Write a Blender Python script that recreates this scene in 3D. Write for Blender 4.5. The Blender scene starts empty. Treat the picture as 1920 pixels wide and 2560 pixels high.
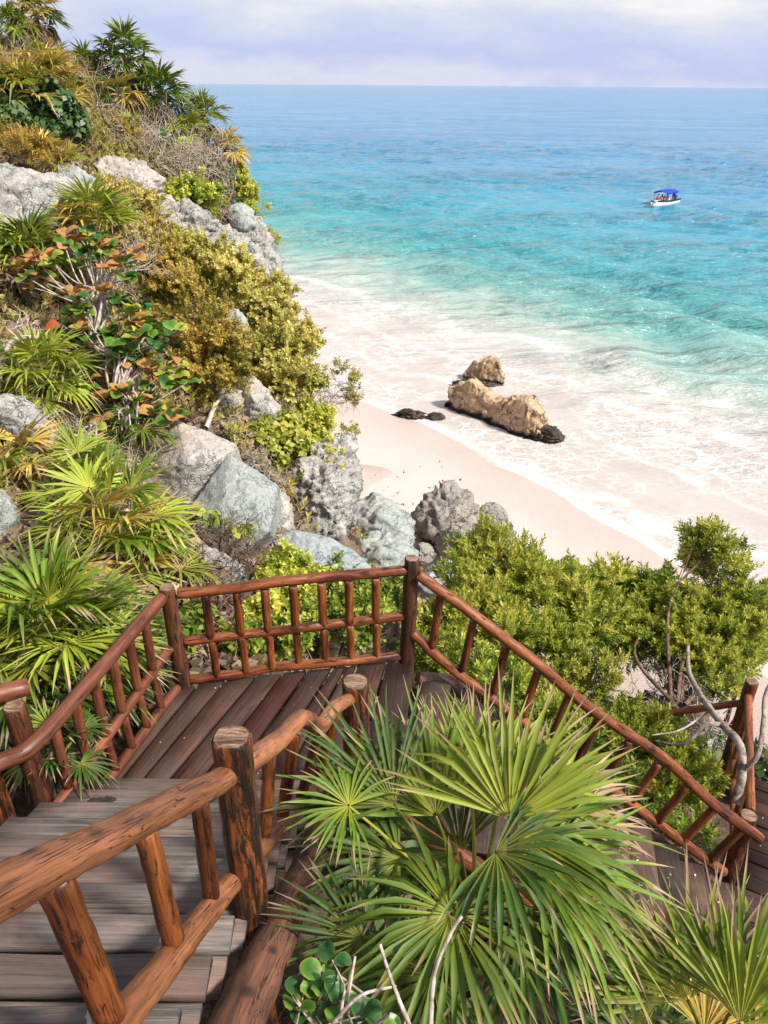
import bpy, bmesh, math
import numpy as np
from mathutils import Vector, Matrix

# ------------------------------------------------------------------ camera, sky, sun, exposure
scene = bpy.context.scene
COL = scene.collection
FPX, PITCH, ROLL = 1922.0, math.radians(29.08), math.radians(0.42)
SP, CP = math.sin(PITCH), math.cos(PITCH)
cam_data = bpy.data.cameras.new("camera")
cam = bpy.data.objects.new("camera", cam_data)
COL.objects.link(cam)
cam_data.sensor_fit = 'VERTICAL'
cam_data.sensor_height = 36.0
cam_data.lens = 36.0 * FPX / 2560.0
cam_data.clip_start = 0.05
cam_data.clip_end = 40000
cam.matrix_world = (Matrix.Rotation(math.pi / 2 - PITCH, 4, 'X') @ Matrix.Rotation(ROLL, 4, 'Z'))
scene.camera = cam

SUN_DIR = Vector((0.62, -0.30, 0.74)).normalized()
world = bpy.data.worlds.new("World")
scene.world = world
world.use_nodes = True
wn, wl = world.node_tree.nodes, world.node_tree.links
wn.clear()
w_out = wn.new('ShaderNodeOutputWorld'); w_bg = wn.new('ShaderNodeBackground')
w_sky = wn.new('ShaderNodeTexSky'); w_sky.sky_type = 'NISHITA'; w_sky.sun_disc = False
w_sky.sun_elevation = math.asin(SUN_DIR.z); w_sky.sun_rotation = math.atan2(SUN_DIR.x, SUN_DIR.y)
w_sky.air_density = 1.0; w_sky.dust_density = 2.0
SKY_STRENGTH = 0.085
w_bg.inputs['Strength'].default_value = SKY_STRENGTH
w_tc = wn.new('ShaderNodeTexCoord'); w_sep = wn.new('ShaderNodeSeparateXYZ')
wl.new(w_tc.outputs['Generated'], w_sep.inputs[0])
w_map = wn.new('ShaderNodeMapping'); w_map.inputs['Scale'].default_value = (1.9, 1.9, 7.0)
wl.new(w_tc.outputs['Generated'], w_map.inputs[0])
w_n1 = wn.new('ShaderNodeTexNoise'); w_n1.inputs['Scale'].default_value = 2.3; w_n1.inputs['Detail'].default_value = 8
w_n1.inputs['Roughness'].default_value = 0.58
wl.new(w_map.outputs[0], w_n1.inputs['Vector'])
w_el = wn.new('ShaderNodeMath'); w_el.operation = 'MULTIPLY_ADD'; w_el.inputs[1].default_value = 0.17; w_el.inputs[2].default_value = -0.085
wl.new(w_n1.outputs[0], w_el.inputs[0])
w_ad = wn.new('ShaderNodeMath'); w_ad.operation = 'ADD'
wl.new(w_sep.outputs['Z'], w_ad.inputs[0]); wl.new(w_el.outputs[0], w_ad.inputs[1])
w_ramp = wn.new('ShaderNodeValToRGB')          # cloud colour by height above the horizon: rain haze, then bright thin cloud
K = 1.0 / SKY_STRENGTH
cr = w_ramp.color_ramp
cr.elements[0].position = 0.0; cr.elements[0].color = (0.41, 0.425, 0.50, 1)
cr.elements[1].position = 0.10; cr.elements[1].color = (0.54, 0.525, 0.53, 1)
e = cr.elements.new(0.03); e.color = (0.31, 0.35, 0.505, 1)
e = cr.elements.new(0.065); e.color = (0.38, 0.41, 0.505, 1)
wl.new(w_ad.outputs[0], w_ramp.inputs[0])
w_sc = wn.new('ShaderNodeVectorMath'); w_sc.operation = 'SCALE'; w_sc.inputs['Scale'].default_value = K
wl.new(w_ramp.outputs[0], w_sc.inputs[0])
w_cov = wn.new('ShaderNodeMapRange')           # cloud cover thins towards the zenith
w_cov.inputs['From Min'].default_value = 0.16; w_cov.inputs['From Max'].default_value = 0.55
w_cov.inputs['To Min'].default_value = 0.96; w_cov.inputs['To Max'].default_value = 0.45
wl.new(w_sep.outputs['Z'], w_cov.inputs['Value'])
w_mix = wn.new('ShaderNodeMix'); w_mix.data_type = 'RGBA'
wl.new(w_cov.outputs[0], w_mix.inputs['Factor'])
wl.new(w_sky.outputs[0], w_mix.inputs[6]); wl.new(w_sc.outputs[0], w_mix.inputs[7])
wl.new(w_mix.outputs[2], w_bg.inputs['Color']); wl.new(w_bg.outputs[0], w_out.inputs[0])

sun_data = bpy.data.lights.new("sun", 'SUN')
sun_data.energy = 3.7; sun_data.angle = math.radians(7.0); sun_data.color = (1.0, 0.93, 0.82)
sun = bpy.data.objects.new("sun", sun_data); COL.objects.link(sun)
sun.rotation_euler = SUN_DIR.to_track_quat('Z', 'Y').to_euler()
sun.location = (20, 0, 20)
vs = scene.view_settings
vs.view_transform = 'Standard'; vs.look = 'None'; vs.exposure = 0.85; vs.gamma = 1.0; vs.use_curve_mapping = False
try:
    scene.cycles.max_bounces = 7; scene.cycles.diffuse_bounces = 3; scene.cycles.glossy_bounces = 2
    scene.cycles.transmission_bounces = 3; scene.cycles.transparent_max_bounces = 6
    scene.cycles.use_denoising = True
    scene.cycles.sample_clamp_indirect = 4.0
except Exception:
    pass

# ------------------------------------------------------------------ helpers
rng = np.random.default_rng(7)
ZS = -15.0                                      # sea level, the camera stands 15 m above it

def ray(px, py):
    a0 = (px - 960) / FPX; b0 = (py - 1280) / FPX
    cr_, sr_ = math.cos(ROLL), math.sin(ROLL)
    a = a0 * cr_ + b0 * sr_; b = -a0 * sr_ + b0 * cr_
    return np.array([a, CP - b * SP, -(SP + b * CP)])
def W(px, py, d):                               # a point of the place, seen in that direction at depth d
    return ray(px, py) * d
def AZ(px, py, z):
    r = ray(px, py); return r * (z / r[2])

def _h(ix, iy, iz):
    with np.errstate(over='ignore'):
        h = (ix.astype(np.int64) * 374761393 + iy.astype(np.int64) * 668265263 + iz.astype(np.int64) * 2147483647 % 1013904223) & 0xffffffff
        h = ((h ^ (h >> 13)) * 1274126177) & 0xffffffff
        h = (h ^ (h >> 16)) & 0xffff
    return h / 65535.0
def vnoise(p):
    p = np.asarray(p, float); i = np.floor(p).astype(np.int64); f = p - i; u = f * f * (3 - 2 * f)
    r = 0
    for dx in (0, 1):
        for dy in (0, 1):
            for dz in (0, 1):
                w = (u[:, 0] if dx else 1 - u[:, 0]) * (u[:, 1] if dy else 1 - u[:, 1]) * (u[:, 2] if dz else 1 - u[:, 2])
                r = r + w * _h(i[:, 0] + dx, i[:, 1] + dy, i[:, 2] + dz * 7)
    return r * 2 - 1
def fbm(p, o=4, g=0.5):
    s = 0; a = 1.0; q = np.array(p, float)
    for k in range(o):
        s = s + a * vnoise(q); q = q * 2.03 + 11.7; a *= g
    return s
def ridge(p, o=4):
    s = 0; a = 1.0; q = np.array(p, float)
    for k in range(o):
        s = s + a * (1 - 2 * np.abs(vnoise(q))); q = q * 2.1 + 5.3; a *= 0.5
    return s

def mesh_np(name, V, F, mats=(), attrs=None, smooth=True, fmat=None):
    """V (n,3); F list of face arrays (m,k). attrs: name -> (n,) or (n,3) point attribute."""
    me = bpy.data.meshes.new(name)
    V = np.ascontiguousarray(V, np.float32)
    F = [np.asarray(f, np.int32) for f in F if len(f)]
    lt = np.concatenate([np.full(len(f), f.shape[1], np.int32) for f in F])
    li = np.concatenate([f.ravel() for f in F])
    me.vertices.add(len(V)); me.vertices.foreach_set('co', V.ravel())
    me.loops.add(len(li)); me.loops.foreach_set('vertex_index', li)
    me.polygons.add(len(lt))
    ls = np.zeros(len(lt), np.int32); ls[1:] = np.cumsum(lt)[:-1]
    me.polygons.foreach_set('loop_start', ls); me.polygons.foreach_set('loop_total', lt)
    if smooth: me.polygons.foreach_set('use_smooth', np.ones(len(lt), bool))
    if fmat is not None: me.polygons.foreach_set('material_index', np.asarray(fmat, np.int32))
    for m in mats: me.materials.append(m)
    for k, a in (attrs or {}).items():
        a = np.asarray(a, np.float32)
        if a.ndim == 1:
            at = me.attributes.new(k, 'FLOAT', 'POINT'); at.data.foreach_set('value', a)
        else:
            at = me.attributes.new(k, 'FLOAT_VECTOR', 'POINT'); at.data.foreach_set('vector', a.ravel())
    me.update(calc_edges=True)
    me.validate()
    return me
def obj(name, me, parent=None, loc=None):
    o = bpy.data.objects.new(name, me); COL.objects.link(o)
    if loc is not None: o.location = loc
    if parent is not None: o.parent = parent
    return o
def tag(o, label, cat, group=None, kind=None):
    if label: o['label'] = label
    if cat: o['category'] = cat
    if group: o['group'] = group
    if kind: o['kind'] = kind
    return o
def thing(name, label, cat, group=None):
    return tag(obj(name, None), label, cat, group)
def structure(o): o['kind'] = 'structure'; return o

def unit(v): v = np.asarray(v, float); return v / (np.linalg.norm(v) + 1e-12)

# ------------------------------------------------------------------ materials
def mat_new(name, rough=0.8, spec=0.3):
    m = bpy.data.materials.new(name); m.use_nodes = True
    nt = m.node_tree; b = nt.nodes['Principled BSDF']
    b.inputs['Roughness'].default_value = rough; b.inputs['Specular IOR Level'].default_value = spec
    return m, nt.nodes, nt.links, b
def ramp(n, stops, interp='LINEAR'):
    r = n.new('ShaderNodeValToRGB'); c = r.color_ramp; c.interpolation = interp
    while len(c.elements) < len(stops): c.elements.new(0.5)
    for e, (p, col) in zip(c.elements, stops):
        e.position = p; e.color = (col[0], col[1], col[2], 1) if not np.isscalar(col) else (col, col, col, 1)
    return r
def noise(n, l, vec, scale, detail=4, rough=0.55, dist=0.0):
    t = n.new('ShaderNodeTexNoise'); t.inputs['Scale'].default_value = scale; t.inputs['Detail'].default_value = detail
    t.inputs['Roughness'].default_value = rough; t.inputs['Distortion'].default_value = dist
    if vec is not None: l.new(vec, t.inputs['Vector'])
    return t
def mapping(n, l, vec, scale=(1, 1, 1), rot=(0, 0, 0), loc=(0, 0, 0)):
    m = n.new('ShaderNodeMapping'); m.inputs['Scale'].default_value = scale; m.inputs['Rotation'].default_value = rot
    m.inputs['Location'].default_value = loc
    l.new(vec, m.inputs[0]); return m.outputs[0]
def mixc(n, l, fac, a, b, mode='MIX'):
    m = n.new('ShaderNodeMix'); m.data_type = 'RGBA'; m.blend_type = mode; m.clamp_factor = True
    for s, v in ((0, fac), (6, a), (7, b)):
        if isinstance(v, (int, float)): m.inputs[s].default_value = v
        elif isinstance(v, (tuple, list)): m.inputs[s].default_value = (v[0], v[1], v[2], 1)
        else: l.new(v, m.inputs[s])
    return m.outputs[2]
def math_(n, l, op, a, b=None, c=None, clamp=False):
    m = n.new('ShaderNodeMath'); m.operation = op; m.use_clamp = clamp
    for s, v in ((0, a), (1, b), (2, c)):
        if v is None: continue
        if isinstance(v, (int, float)): m.inputs[s].default_value = v
        else: l.new(v, m.inputs[s])
    return m.outputs[0]
def maprange(n, l, v, a, b, c=0.0, d=1.0, smooth=False):
    m = n.new('ShaderNodeMapRange'); m.interpolation_type = 'SMOOTHSTEP' if smooth else 'LINEAR'
    l.new(v, m.inputs['Value'])
    for k, x in (('From Min', a), ('From Max', b), ('To Min', c), ('To Max', d)): m.inputs[k].default_value = x
    return m.outputs[0]
def bump(n, l, b, h, strength=0.4, dist=0.02, prev=None):
    x = n.new('ShaderNodeBump'); x.inputs['Strength'].default_value = strength; x.inputs['Distance'].default_value = dist
    l.new(h, x.inputs['Height'])
    if prev is not None: l.new(prev, x.inputs['Normal'])
    if b is not None: l.new(x.outputs[0], b.inputs['Normal'])
    return x.outputs[0]
def attr(n, name):
    a = n.new('ShaderNodeAttribute'); a.attribute_name = name; return a
def objrand(n): return n.new('ShaderNodeObjectInfo').outputs['Random']
def lc_vec(n, l):                                # log/plank coordinates, shifted per object
    a = attr(n, 'lc').outputs['Vector']
    o = n.new('ShaderNodeVectorMath'); o.operation = 'ADD'
    c = n.new('ShaderNodeCombineXYZ'); r = objrand(n)
    l.new(math_(n, l, 'MULTIPLY', r, 37.0), c.inputs[0]); l.new(math_(n, l, 'MULTIPLY', r, 91.0), c.inputs[2])
    l.new(a, o.inputs[0]); l.new(c.outputs[0], o.inputs[1])
    return a, o.outputs[0]

def wood_log(name, light, mid, dark, fleck=0.0, rough=0.42, crack=0.5):
    m, n, l, b = mat_new(name, rough, 0.45)
    a, v = lc_vec(n, l)
    g = noise(n, l, mapping(n, l, v, (30, 30, 2.2)), 1.0, 6, 0.6, 0.6)
    big = noise(n, l, mapping(n, l, v, (5, 5, 1.4)), 1.0, 4, 0.6, 0.3)
    col = ramp(n, [(0.36, dark), (0.48, mid), (0.62, light)])
    s = math_(n, l, 'ADD', math_(n, l, 'MULTIPLY', g.outputs[0], 0.5), math_(n, l, 'MULTIPLY', big.outputs[0], 0.5))
    l.new(s, col.inputs[0]); c = col.outputs[0]
    # thin drying cracks along the grain
    ck = noise(n, l, mapping(n, l, v, (62, 62, 2.6)), 1.0, 1.5, 0.5, 0.6)
    ckm = ramp(n, [(0.0, 1), (0.485, 1), (0.5, 0), (0.515, 1)]); l.new(ck.outputs[0], ckm.inputs[0])
    ckp = ramp(n, [(0.44, 0), (0.52, 1)] if crack > .3 else [(0.6, 0), (0.7, 1)]); l.new(noise(n, l, mapping(n, l, v, (9, 9, 2.2), loc=(3, 8, 2)), 1.0, 2).outputs[0], ckp.inputs[0])
    ckk = math_(n, l, 'MULTIPLY', math_(n, l, 'SUBTRACT', 1.0, ckm.outputs[0]), ckp.outputs[0])
    c = mixc(n, l, math_(n, l, 'MULTIPLY', ckk, 0.9), c, tuple(x * 0.12 for x in dark))
    ckm = n.new('ShaderNodeMath'); ckm.operation = 'SUBTRACT'; ckm.inputs[0].default_value = 1.0; l.new(ckk, ckm.inputs[1])
    h = math_(n, l, 'ADD', math_(n, l, 'MULTIPLY', g.outputs[0], 0.5), math_(n, l, 'MULTIPLY', ckm.outputs[0], 0.8))
    kn = n.new('ShaderNodeTexVoronoi'); kn.inputs['Scale'].default_value = 1.0
    l.new(mapping(n, l, v, (9, 9, 4.5)), kn.inputs['Vector'])
    knm = maprange(n, l, kn.outputs['Distance'], 0.10, 0.24, 1, 0)
    c = mixc(n, l, math_(n, l, 'MULTIPLY', knm, 0.75), c, tuple(x * 0.3 for x in dark))
    fg = noise(n, l, mapping(n, l, v, (150, 150, 7)), 1.0, 3, 0.6, 0.3)
    c = mixc(n, l, maprange(n, l, fg.outputs[0], 0.5, 0.72, 0, 0.55), c, tuple(x * 0.6 for x in dark))
    h = math_(n, l, 'ADD', h, math_(n, l, 'MULTIPLY', knm, 0.5))
    if fleck > 0:                                # charred bark flecks left on the log
        fv = noise(n, l, mapping(n, l, v, (42, 42, 5)), 1.0, 6, 0.72, 0.6)
        fm = ramp(n, [(0.62 - 0.22 * fleck, 0), (0.72 - 0.22 * fleck, 1)]); l.new(fv.outputs[0], fm.inputs[0])
        c = mixc(n, l, fm.outputs[0], c, (0.014, 0.009, 0.007))
        h = math_(n, l, 'ADD', h, math_(n, l, 'MULTIPLY', fm.outputs[0], 1.2))
    hsv = n.new('ShaderNodeHueSaturation'); l.new(c, hsv.inputs['Color'])
    l.new(maprange(n, l, objrand(n), 0, 1, 0.8, 1.2), hsv.inputs['Value'])
    l.new(hsv.outputs[0], b.inputs['Base Color'])
    l.new(maprange(n, l, big.outputs[0], 0.3, 0.7, rough - 0.1, rough + 0.15), b.inputs['Roughness'])
    bump(n, l, b, h, 0.8, 0.010)
    return m
def wood_cut(name):
    m, n, l, b = mat_new(name, 0.7, 0.3)
    a, v = lc_vec(n, l)
    sx = n.new('ShaderNodeSeparateXYZ'); l.new(a, sx.inputs[0])
    wv = noise(n, l, mapping(n, l, v, (60, 9, 60)), 1.0, 5, 0.65, 0.7)
    col = ramp(n, [(0.34, (0.035, 0.022, 0.016)), (0.46, (0.16, 0.095, 0.06)), (0.62, (0.36, 0.24, 0.16))]); l.new(wv.outputs[0], col.inputs[0])
    ra = math_(n, l, 'SQRT', math_(n, l, 'ADD', math_(n, l, 'MULTIPLY', sx.outputs[0], sx.outputs[0]), math_(n, l, 'MULTIPLY', sx.outputs[1], sx.outputs[1])))
    ring = math_(n, l, 'SINE', math_(n, l, 'MULTIPLY', ra, 420.0))
    c = mixc(n, l, math_(n, l, 'MULTIPLY_ADD', ring, 0.12, 0.12), col.outputs[0], (0.05, 0.03, 0.02))
    l.new(c, b.inputs['Base Color']); bump(n, l, b, wv.outputs[0], 0.5, 0.006)
    return m
def plank_mat(name, stops, grey=None, rough=0.55):
    m, n, l, b = mat_new(name, rough, 0.4)
    a, v = lc_vec(n, l)
    g = noise(n, l, mapping(n, l, v, (46, 46, 1.6)), 1.0, 6, 0.62, 0.5)
    big = noise(n, l, mapping(n, l, v, (4, 4, 1.5)), 1.0, 5, 0.6, 0.4)
    col = ramp(n, stops)
    l.new(math_(n, l, 'ADD', math_(n, l, 'MULTIPLY', g.outputs[0], 0.5), math_(n, l, 'MULTIPLY', big.outputs[0], 0.5)), col.inputs[0])
    c = col.outputs[0]
    if grey:
        gm = ramp(n, [(0.44, 0), (0.6, 1)]); l.new(noise(n, l, mapping(n, l, v, (3, 3, 1.2), loc=(7, 3, 1)), 1.0, 6, 0.65, 0.5).outputs[0], gm.inputs[0])
        c = mixc(n, l, math_(n, l, 'MULTIPLY', gm.outputs[0], 0.75), c, grey)
    sp_ = noise(n, l, mapping(n, l, v, (75, 75, 1.1)), 1.0, 1.5, 0.5, 0.4)      # dark splits
    spm = ramp(n, [(0.47, 0), (0.5, 1), (0.53, 0)]); l.new(sp_.outputs[0], spm.inputs[0])
    spg = maprange(n, l, big.outputs[0], 0.5, 0.62)
    c = mixc(n, l, math_(n, l, 'MULTIPLY', math_(n, l, 'MULTIPLY', spm.outputs[0], spg), 0.85), c, (0.008, 0.006, 0.005))
    hsv = n.new('ShaderNodeHueSaturation'); l.new(c, hsv.inputs['Color'])
    l.new(maprange(n, l, objrand(n), 0, 1, 0.62, 1.4), hsv.inputs['Value'])
    l.new(hsv.outputs[0], b.inputs['Base Color'])
    l.new(maprange(n, l, big.outputs[0], 0.3, 0.7, rough - 0.15, rough + 0.2), b.inputs['Roughness'])
    fg = noise(n, l, mapping(n, l, v, (140, 140, 5)), 1.0, 4, 0.65, 0.4)
    bump(n, l, b, math_(n, l, 'ADD', g.outputs[0], math_(n, l, 'MULTIPLY', fg.outputs[0], 0.6)), 0.8, 0.008)
    return m

M = {}
M['log'] = wood_log('varnished_log', (0.34, 0.105, 0.030), (0.18, 0.048, 0.014), (0.03, 0.009, 0.006), 0.12, 0.42)
M['log_smooth'] = wood_log('smooth_log', (0.24, 0.078, 0.038), (0.14, 0.042, 0.021), (0.05, 0.016, 0.009), 0.0, 0.42, 0.5)
M['log_tan'] = wood_log('weathered_tan_log', (0.33, 0.135, 0.062), (0.215, 0.078, 0.033), (0.075, 0.025, 0.012), 0.0, 0.5)
M['log_fleck'] = wood_log('bark_flecked_log', (0.27, 0.085, 0.020), (0.145, 0.041, 0.011), (0.035, 0.011, 0.006), 0.32, 0.42)
M['log_bark'] = wood_log('bark_covered_log', (0.30, 0.095, 0.022), (0.155, 0.045, 0.012), (0.025, 0.010, 0.007), 0.72, 0.45)
M['log_dark'] = wood_log('dark_post_log', (0.15, 0.05, 0.02), (0.075, 0.024, 0.011), (0.02, 0.008, 0.005), 0.35, 0.55)
M['log_rough'] = wood_log('rough_bark_log', (0.20, 0.085, 0.045), (0.11, 0.045, 0.025), (0.03, 0.015, 0.01), 0.0, 0.8)
M['log_end'] = wood_cut('sawn_log_end')
M['deck'] = plank_mat('dark_deck_plank', [(0.34, (0.009, 0.004, 0.003)), (0.48, (0.042, 0.019, 0.012)), (0.66, (0.090, 0.043, 0.028))], (0.052, 0.034, 0.027))
M['deck_red'] = plank_mat('new_red_plank', [(0.3, (0.035, 0.011, 0.007)), (0.5, (0.08, 0.025, 0.015)), (0.7, (0.12, 0.042, 0.026))])
M['tread'] = plank_mat('weathered_grey_tread', [(0.36, (0.022, 0.018, 0.017)), (0.48, (0.088, 0.076, 0.071)), (0.62, (0.19, 0.158, 0.142))], (0.21, 0.125, 0.095), 0.62)
M['tread_low'] = plank_mat('brown_tread', [(0.3, (0.02, 0.012, 0.010)), (0.5, (0.05, 0.031, 0.025)), (0.7, (0.10, 0.06, 0.045))], (0.13, 0.075, 0.05), 0.6)

def rock_mat(name, light, mid, dark, tint, scale=1.0, pit=0.5, tint_amt=0.6, wet=False, crack=0.8):
    m, n, l, b = mat_new(name, 0.85, 0.25)
    tc = n.new('ShaderNodeTexCoord'); v = tc.outputs['Object']
    n1 = noise(n, l, v, 1.3 * scale, 6, 0.6, 0.4); n2 = noise(n, l, v, 9 * scale, 8, 0.68, 0.3); n3 = noise(n, l, v, 0.8 * scale, 3, 0.5)
    s = math_(n, l, 'ADD', math_(n, l, 'MULTIPLY', n1.outputs[0], 0.5), math_(n, l, 'MULTIPLY', n2.outputs[0], 0.5))
    col = ramp(n, [(0.32, dark), (0.46, mid), (0.6, light)]); l.new(s, col.inputs[0])
    tm = ramp(n, [(0.42, 0), (0.6, 1)]); l.new(n3.outputs[0], tm.inputs[0])
    c = mixc(n, l, math_(n, l, 'MULTIPLY', tm.outputs[0], tint_amt), col.outputs[0], tint)
    vo = n.new('ShaderNodeTexVoronoi'); vo.inputs['Scale'].default_value = 6 * scale
    wv = n.new('ShaderNodeVectorMath'); wv.operation = 'ADD'; l.new(v, wv.inputs[0])
    l.new(noise(n, l, v, 5 * scale, 3).outputs['Color'], wv.inputs[1]); l.new(wv.outputs[0], vo.inputs['Vector'])
    pm = ramp(n, [(0.05, 1), (0.30, 0)]); l.new(vo.outputs['Distance'], pm.inputs[0])
    pmm = math_(n, l, 'MULTIPLY', pm.outputs[0], maprange(n, l, n1.outputs[0], 0.42, 0.6))
    c = mixc(n, l, math_(n, l, 'MULTIPLY', pmm, pit), c, tuple(x * 0.35 for x in dark))
    vc = n.new('ShaderNodeTexVoronoi'); vc.feature = 'DISTANCE_TO_EDGE'; vc.inputs['Scale'].default_value = 1.5 * scale
    wv2 = n.new('ShaderNodeVectorMath'); wv2.operation = 'MULTIPLY_ADD'; l.new(noise(n, l, v, 2.5 * scale, 5, 0.65).outputs['Color'], wv2.inputs[0]); wv2.inputs[1].default_value = (1.1, 1.1, 1.1); l.new(v, wv2.inputs[2])
    l.new(wv2.outputs[0], vc.inputs['Vector'])
    ckr = math_(n, l, 'MULTIPLY', maprange(n, l, vc.outputs['Distance'], 0.0, 0.035, 1, 0), maprange(n, l, n3.outputs[0], 0.42, 0.55))
    c = mixc(n, l, math_(n, l, 'MULTIPLY', ckr, crack), c, tuple(x * 0.4 for x in dark))
    sv = noise(n, l, mapping(n, l, v, (3 * scale, 3 * scale, .5 * scale)), 1.0, 5, 0.6, 0.4)     # rain streaks
    c = mixc(n, l, math_(n, l, 'MULTIPLY', maprange(n, l, sv.outputs[0], 0.52, 0.7), 0.4 if crack > .5 else 0.22), c, tuple(x * 0.9 for x in dark))
    if wet:
        sp = n.new('ShaderNodeSeparateXYZ'); g = n.new('ShaderNodeNewGeometry'); l.new(g.outputs['Position'], sp.inputs[0])
        hz = math_(n, l, 'ADD', sp.outputs[2], math_(n, l, 'MULTIPLY', n1.outputs[0], -0.55))
        wm = maprange(n, l, hz, ZS - 0.10, ZS + 0.05, 1, 0)
        c = mixc(n, l, wm, c, (0.016, 0.013, 0.010))
        l.new(maprange(n, l, wm, 0, 1, 0.85, 0.35), b.inputs['Roughness'])
    l.new(c, b.inputs['Base Color'])
    h = math_(n, l, 'SUBTRACT', math_(n, l, 'ADD', n2.outputs[0], math_(n, l, 'MULTIPLY', n1.outputs[0], 0.6)), math_(n, l, 'ADD', math_(n, l, 'MULTIPLY', pmm, 0.8), math_(n, l, 'MULTIPLY', ckr, crack * 0.9)))
    bump(n, l, b, h, 1.0 if crack > .5 else 0.8, (0.10 if crack > .5 else 0.07) / scale)
    return m
M['rock_white'] = rock_mat('white_limestone', (0.58, 0.55, 0.52), (0.44, 0.415, 0.39), (0.12, 0.11, 0.10), (0.36, 0.385, 0.375), 1.4, 0.9, 0.6)
M['rock_grey'] = rock_mat('grey_green_limestone', (0.50, 0.51, 0.485), (0.36, 0.385, 0.365), (0.11, 0.115, 0.11), (0.29, 0.34, 0.33), 1.2, 0.55, 0.75, crack=.45)
M['rock_pink'] = rock_mat('pinkish_limestone', (0.58, 0.505, 0.455), (0.46, 0.39, 0.345), (0.15, 0.125, 0.11), (0.38, 0.405, 0.39), 1.0, 0.6, 0.6, crack=.45)
M['rock_blue'] = rock_mat('smooth_blue_grey_rock', (0.48, 0.51, 0.52), (0.34, 0.38, 0.395), (0.13, 0.15, 0.155), (0.27, 0.325, 0.345), 1.0, 0.25, 0.6, crack=.3)
M['rock_beach'] = rock_mat('grey_brown_beach_rock', (0.46, 0.43, 0.39), (0.33, 0.31, 0.28), (0.11, 0.10, 0.09), (0.32, 0.27, 0.22), 0.8, 0.8, 0.5)
M['rock_tan'] = rock_mat('tan_sandstone', (0.66, 0.485, 0.32), (0.53, 0.365, 0.22), (0.18, 0.105, 0.06), (0.62, 0.45, 0.31), 0.7, 0.4, 0.5, True)
M['rock_dark'] = rock_mat('black_algae_rock', (0.10, 0.08, 0.06), (0.035, 0.028, 0.022), (0.012, 0.01, 0.009), (0.20, 0.15, 0.12), 1.2, 0.5, 0.25)
for k in ('rock_dark',): M[k].node_tree.nodes['Principled BSDF'].inputs['Roughness'].default_value = 0.4

def leaf_mat(name, stops, attr_name='r', transl=0.35, rough=0.45, obj_var=0.2, spec=0.4):
    """stops run over the per-leaf attribute r (tone by clump and leaf, on shrubs lighter towards shoot tips)."""
    m, n, l, b = mat_new(name, rough, spec)
    a = attr(n, attr_name)
    col = ramp(n, stops); l.new(a.outputs['Fac'], col.inputs[0])
    hsv = n.new('ShaderNodeHueSaturation'); l.new(col.outputs[0], hsv.inputs['Color'])
    l.new(maprange(n, l, objrand(n), 0, 1, 1 - obj_var, 1 + obj_var), hsv.inputs['Value'])
    l.new(hsv.outputs[0], b.inputs['Base Color'])
    t = n.new('ShaderNodeBsdfTranslucent'); l.new(hsv.outputs[0], t.inputs['Color'])
    mx = n.new('ShaderNodeMixShader'); mx.inputs[0].default_value = transl
    out = n['Material Output']
    l.new(b.outputs[0], mx.inputs[1]); l.new(t.outputs[0], mx.inputs[2]); l.new(mx.outputs[0], out.inputs[0])
    return m
def palm_mat(name, base, mid, body, tipc, dry, rough=0.5, obj_var=0.25):
    m, n, l, b = mat_new(name, rough, 0.45)
    t = attr(n, 't').outputs['Fac']; r = attr(n, 'r').outputs['Fac']
    col = ramp(n, [(0.0, base), (0.16, mid), (0.42, body), (0.70, body), (0.80, tipc), (0.87, dry), (1.0, tuple(x * 0.9 for x in dry))])
    l.new(t, col.inputs[0])
    hsv = n.new('ShaderNodeHueSaturation'); l.new(col.outputs[0], hsv.inputs['Color'])
    v1 = maprange(n, l, objrand(n), 0, 1, 1 - obj_var, 1 + obj_var)
    l.new(math_(n, l, 'MULTIPLY', v1, maprange(n, l, r, 0, 1, 0.72, 1.28)), hsv.inputs['Value'])
    l.new(maprange(n, l, r, 0, 1, 0.485, 0.51), hsv.inputs['Hue'])
    # fine veins run along each leaf segment, with yellowed and brown blotches
    w = attr(n, 'w').outputs['Vector']
    vn = noise(n, l, mapping(n, l, w, (7, 1.2, 1)), 1.0, 3, 0.6)
    bl = noise(n, l, mapping(n, l, w, (1.2, 9, 1)), 1.0, 4, 0.65)
    c = mixc(n, l, maprange(n, l, vn.outputs[0], 0.42, 0.66, 0.0, 0.42), hsv.outputs[0], tuple(x * 0.42 for x in body))
    c = mixc(n, l, maprange(n, l, bl.outputs[0], 0.62, 0.78, 0.0, 0.45), c, tipc)
    c = mixc(n, l, maprange(n, l, bl.outputs[0], 0.22, 0.29, 0.5, 0.0), c, tuple(x * 0.55 for x in dry))
    l.new(c, b.inputs['Base Color'])
    bump(n, l, b, vn.outputs[0], 0.35, 0.004)
    tr = n.new('ShaderNodeBsdfTranslucent'); l.new(c, tr.inputs['Color'])
    mx = n.new('ShaderNodeMixShader'); mx.inputs[0].default_value = 0.3
    l.new(b.outputs[0], mx.inputs[1]); l.new(tr.outputs[0], mx.inputs[2]); l.new(mx.outputs[0], n['Material Output'].inputs[0])
    return m
DRY = (0.42, 0.30, 0.20)
M['palm_green'] = palm_mat('green_palm_leaf', (0.50, 0.48, 0.06), (0.29, 0.34, 0.028), (0.125, 0.205, 0.016), (0.30, 0.30, 0.04), DRY)
M['palm_deep'] = palm_mat('deep_green_palm_leaf', (0.36, 0.36, 0.05), (0.15, 0.20, 0.020), (0.055, 0.115, 0.013), (0.15, 0.2, 0.03), DRY)
M['palm_yellow'] = palm_mat('yellow_green_palm_leaf', (0.56, 0.52, 0.08), (0.42, 0.46, 0.05), (0.29, 0.36, 0.035), (0.42, 0.34, 0.09), (0.50, 0.36, 0.25))
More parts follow.
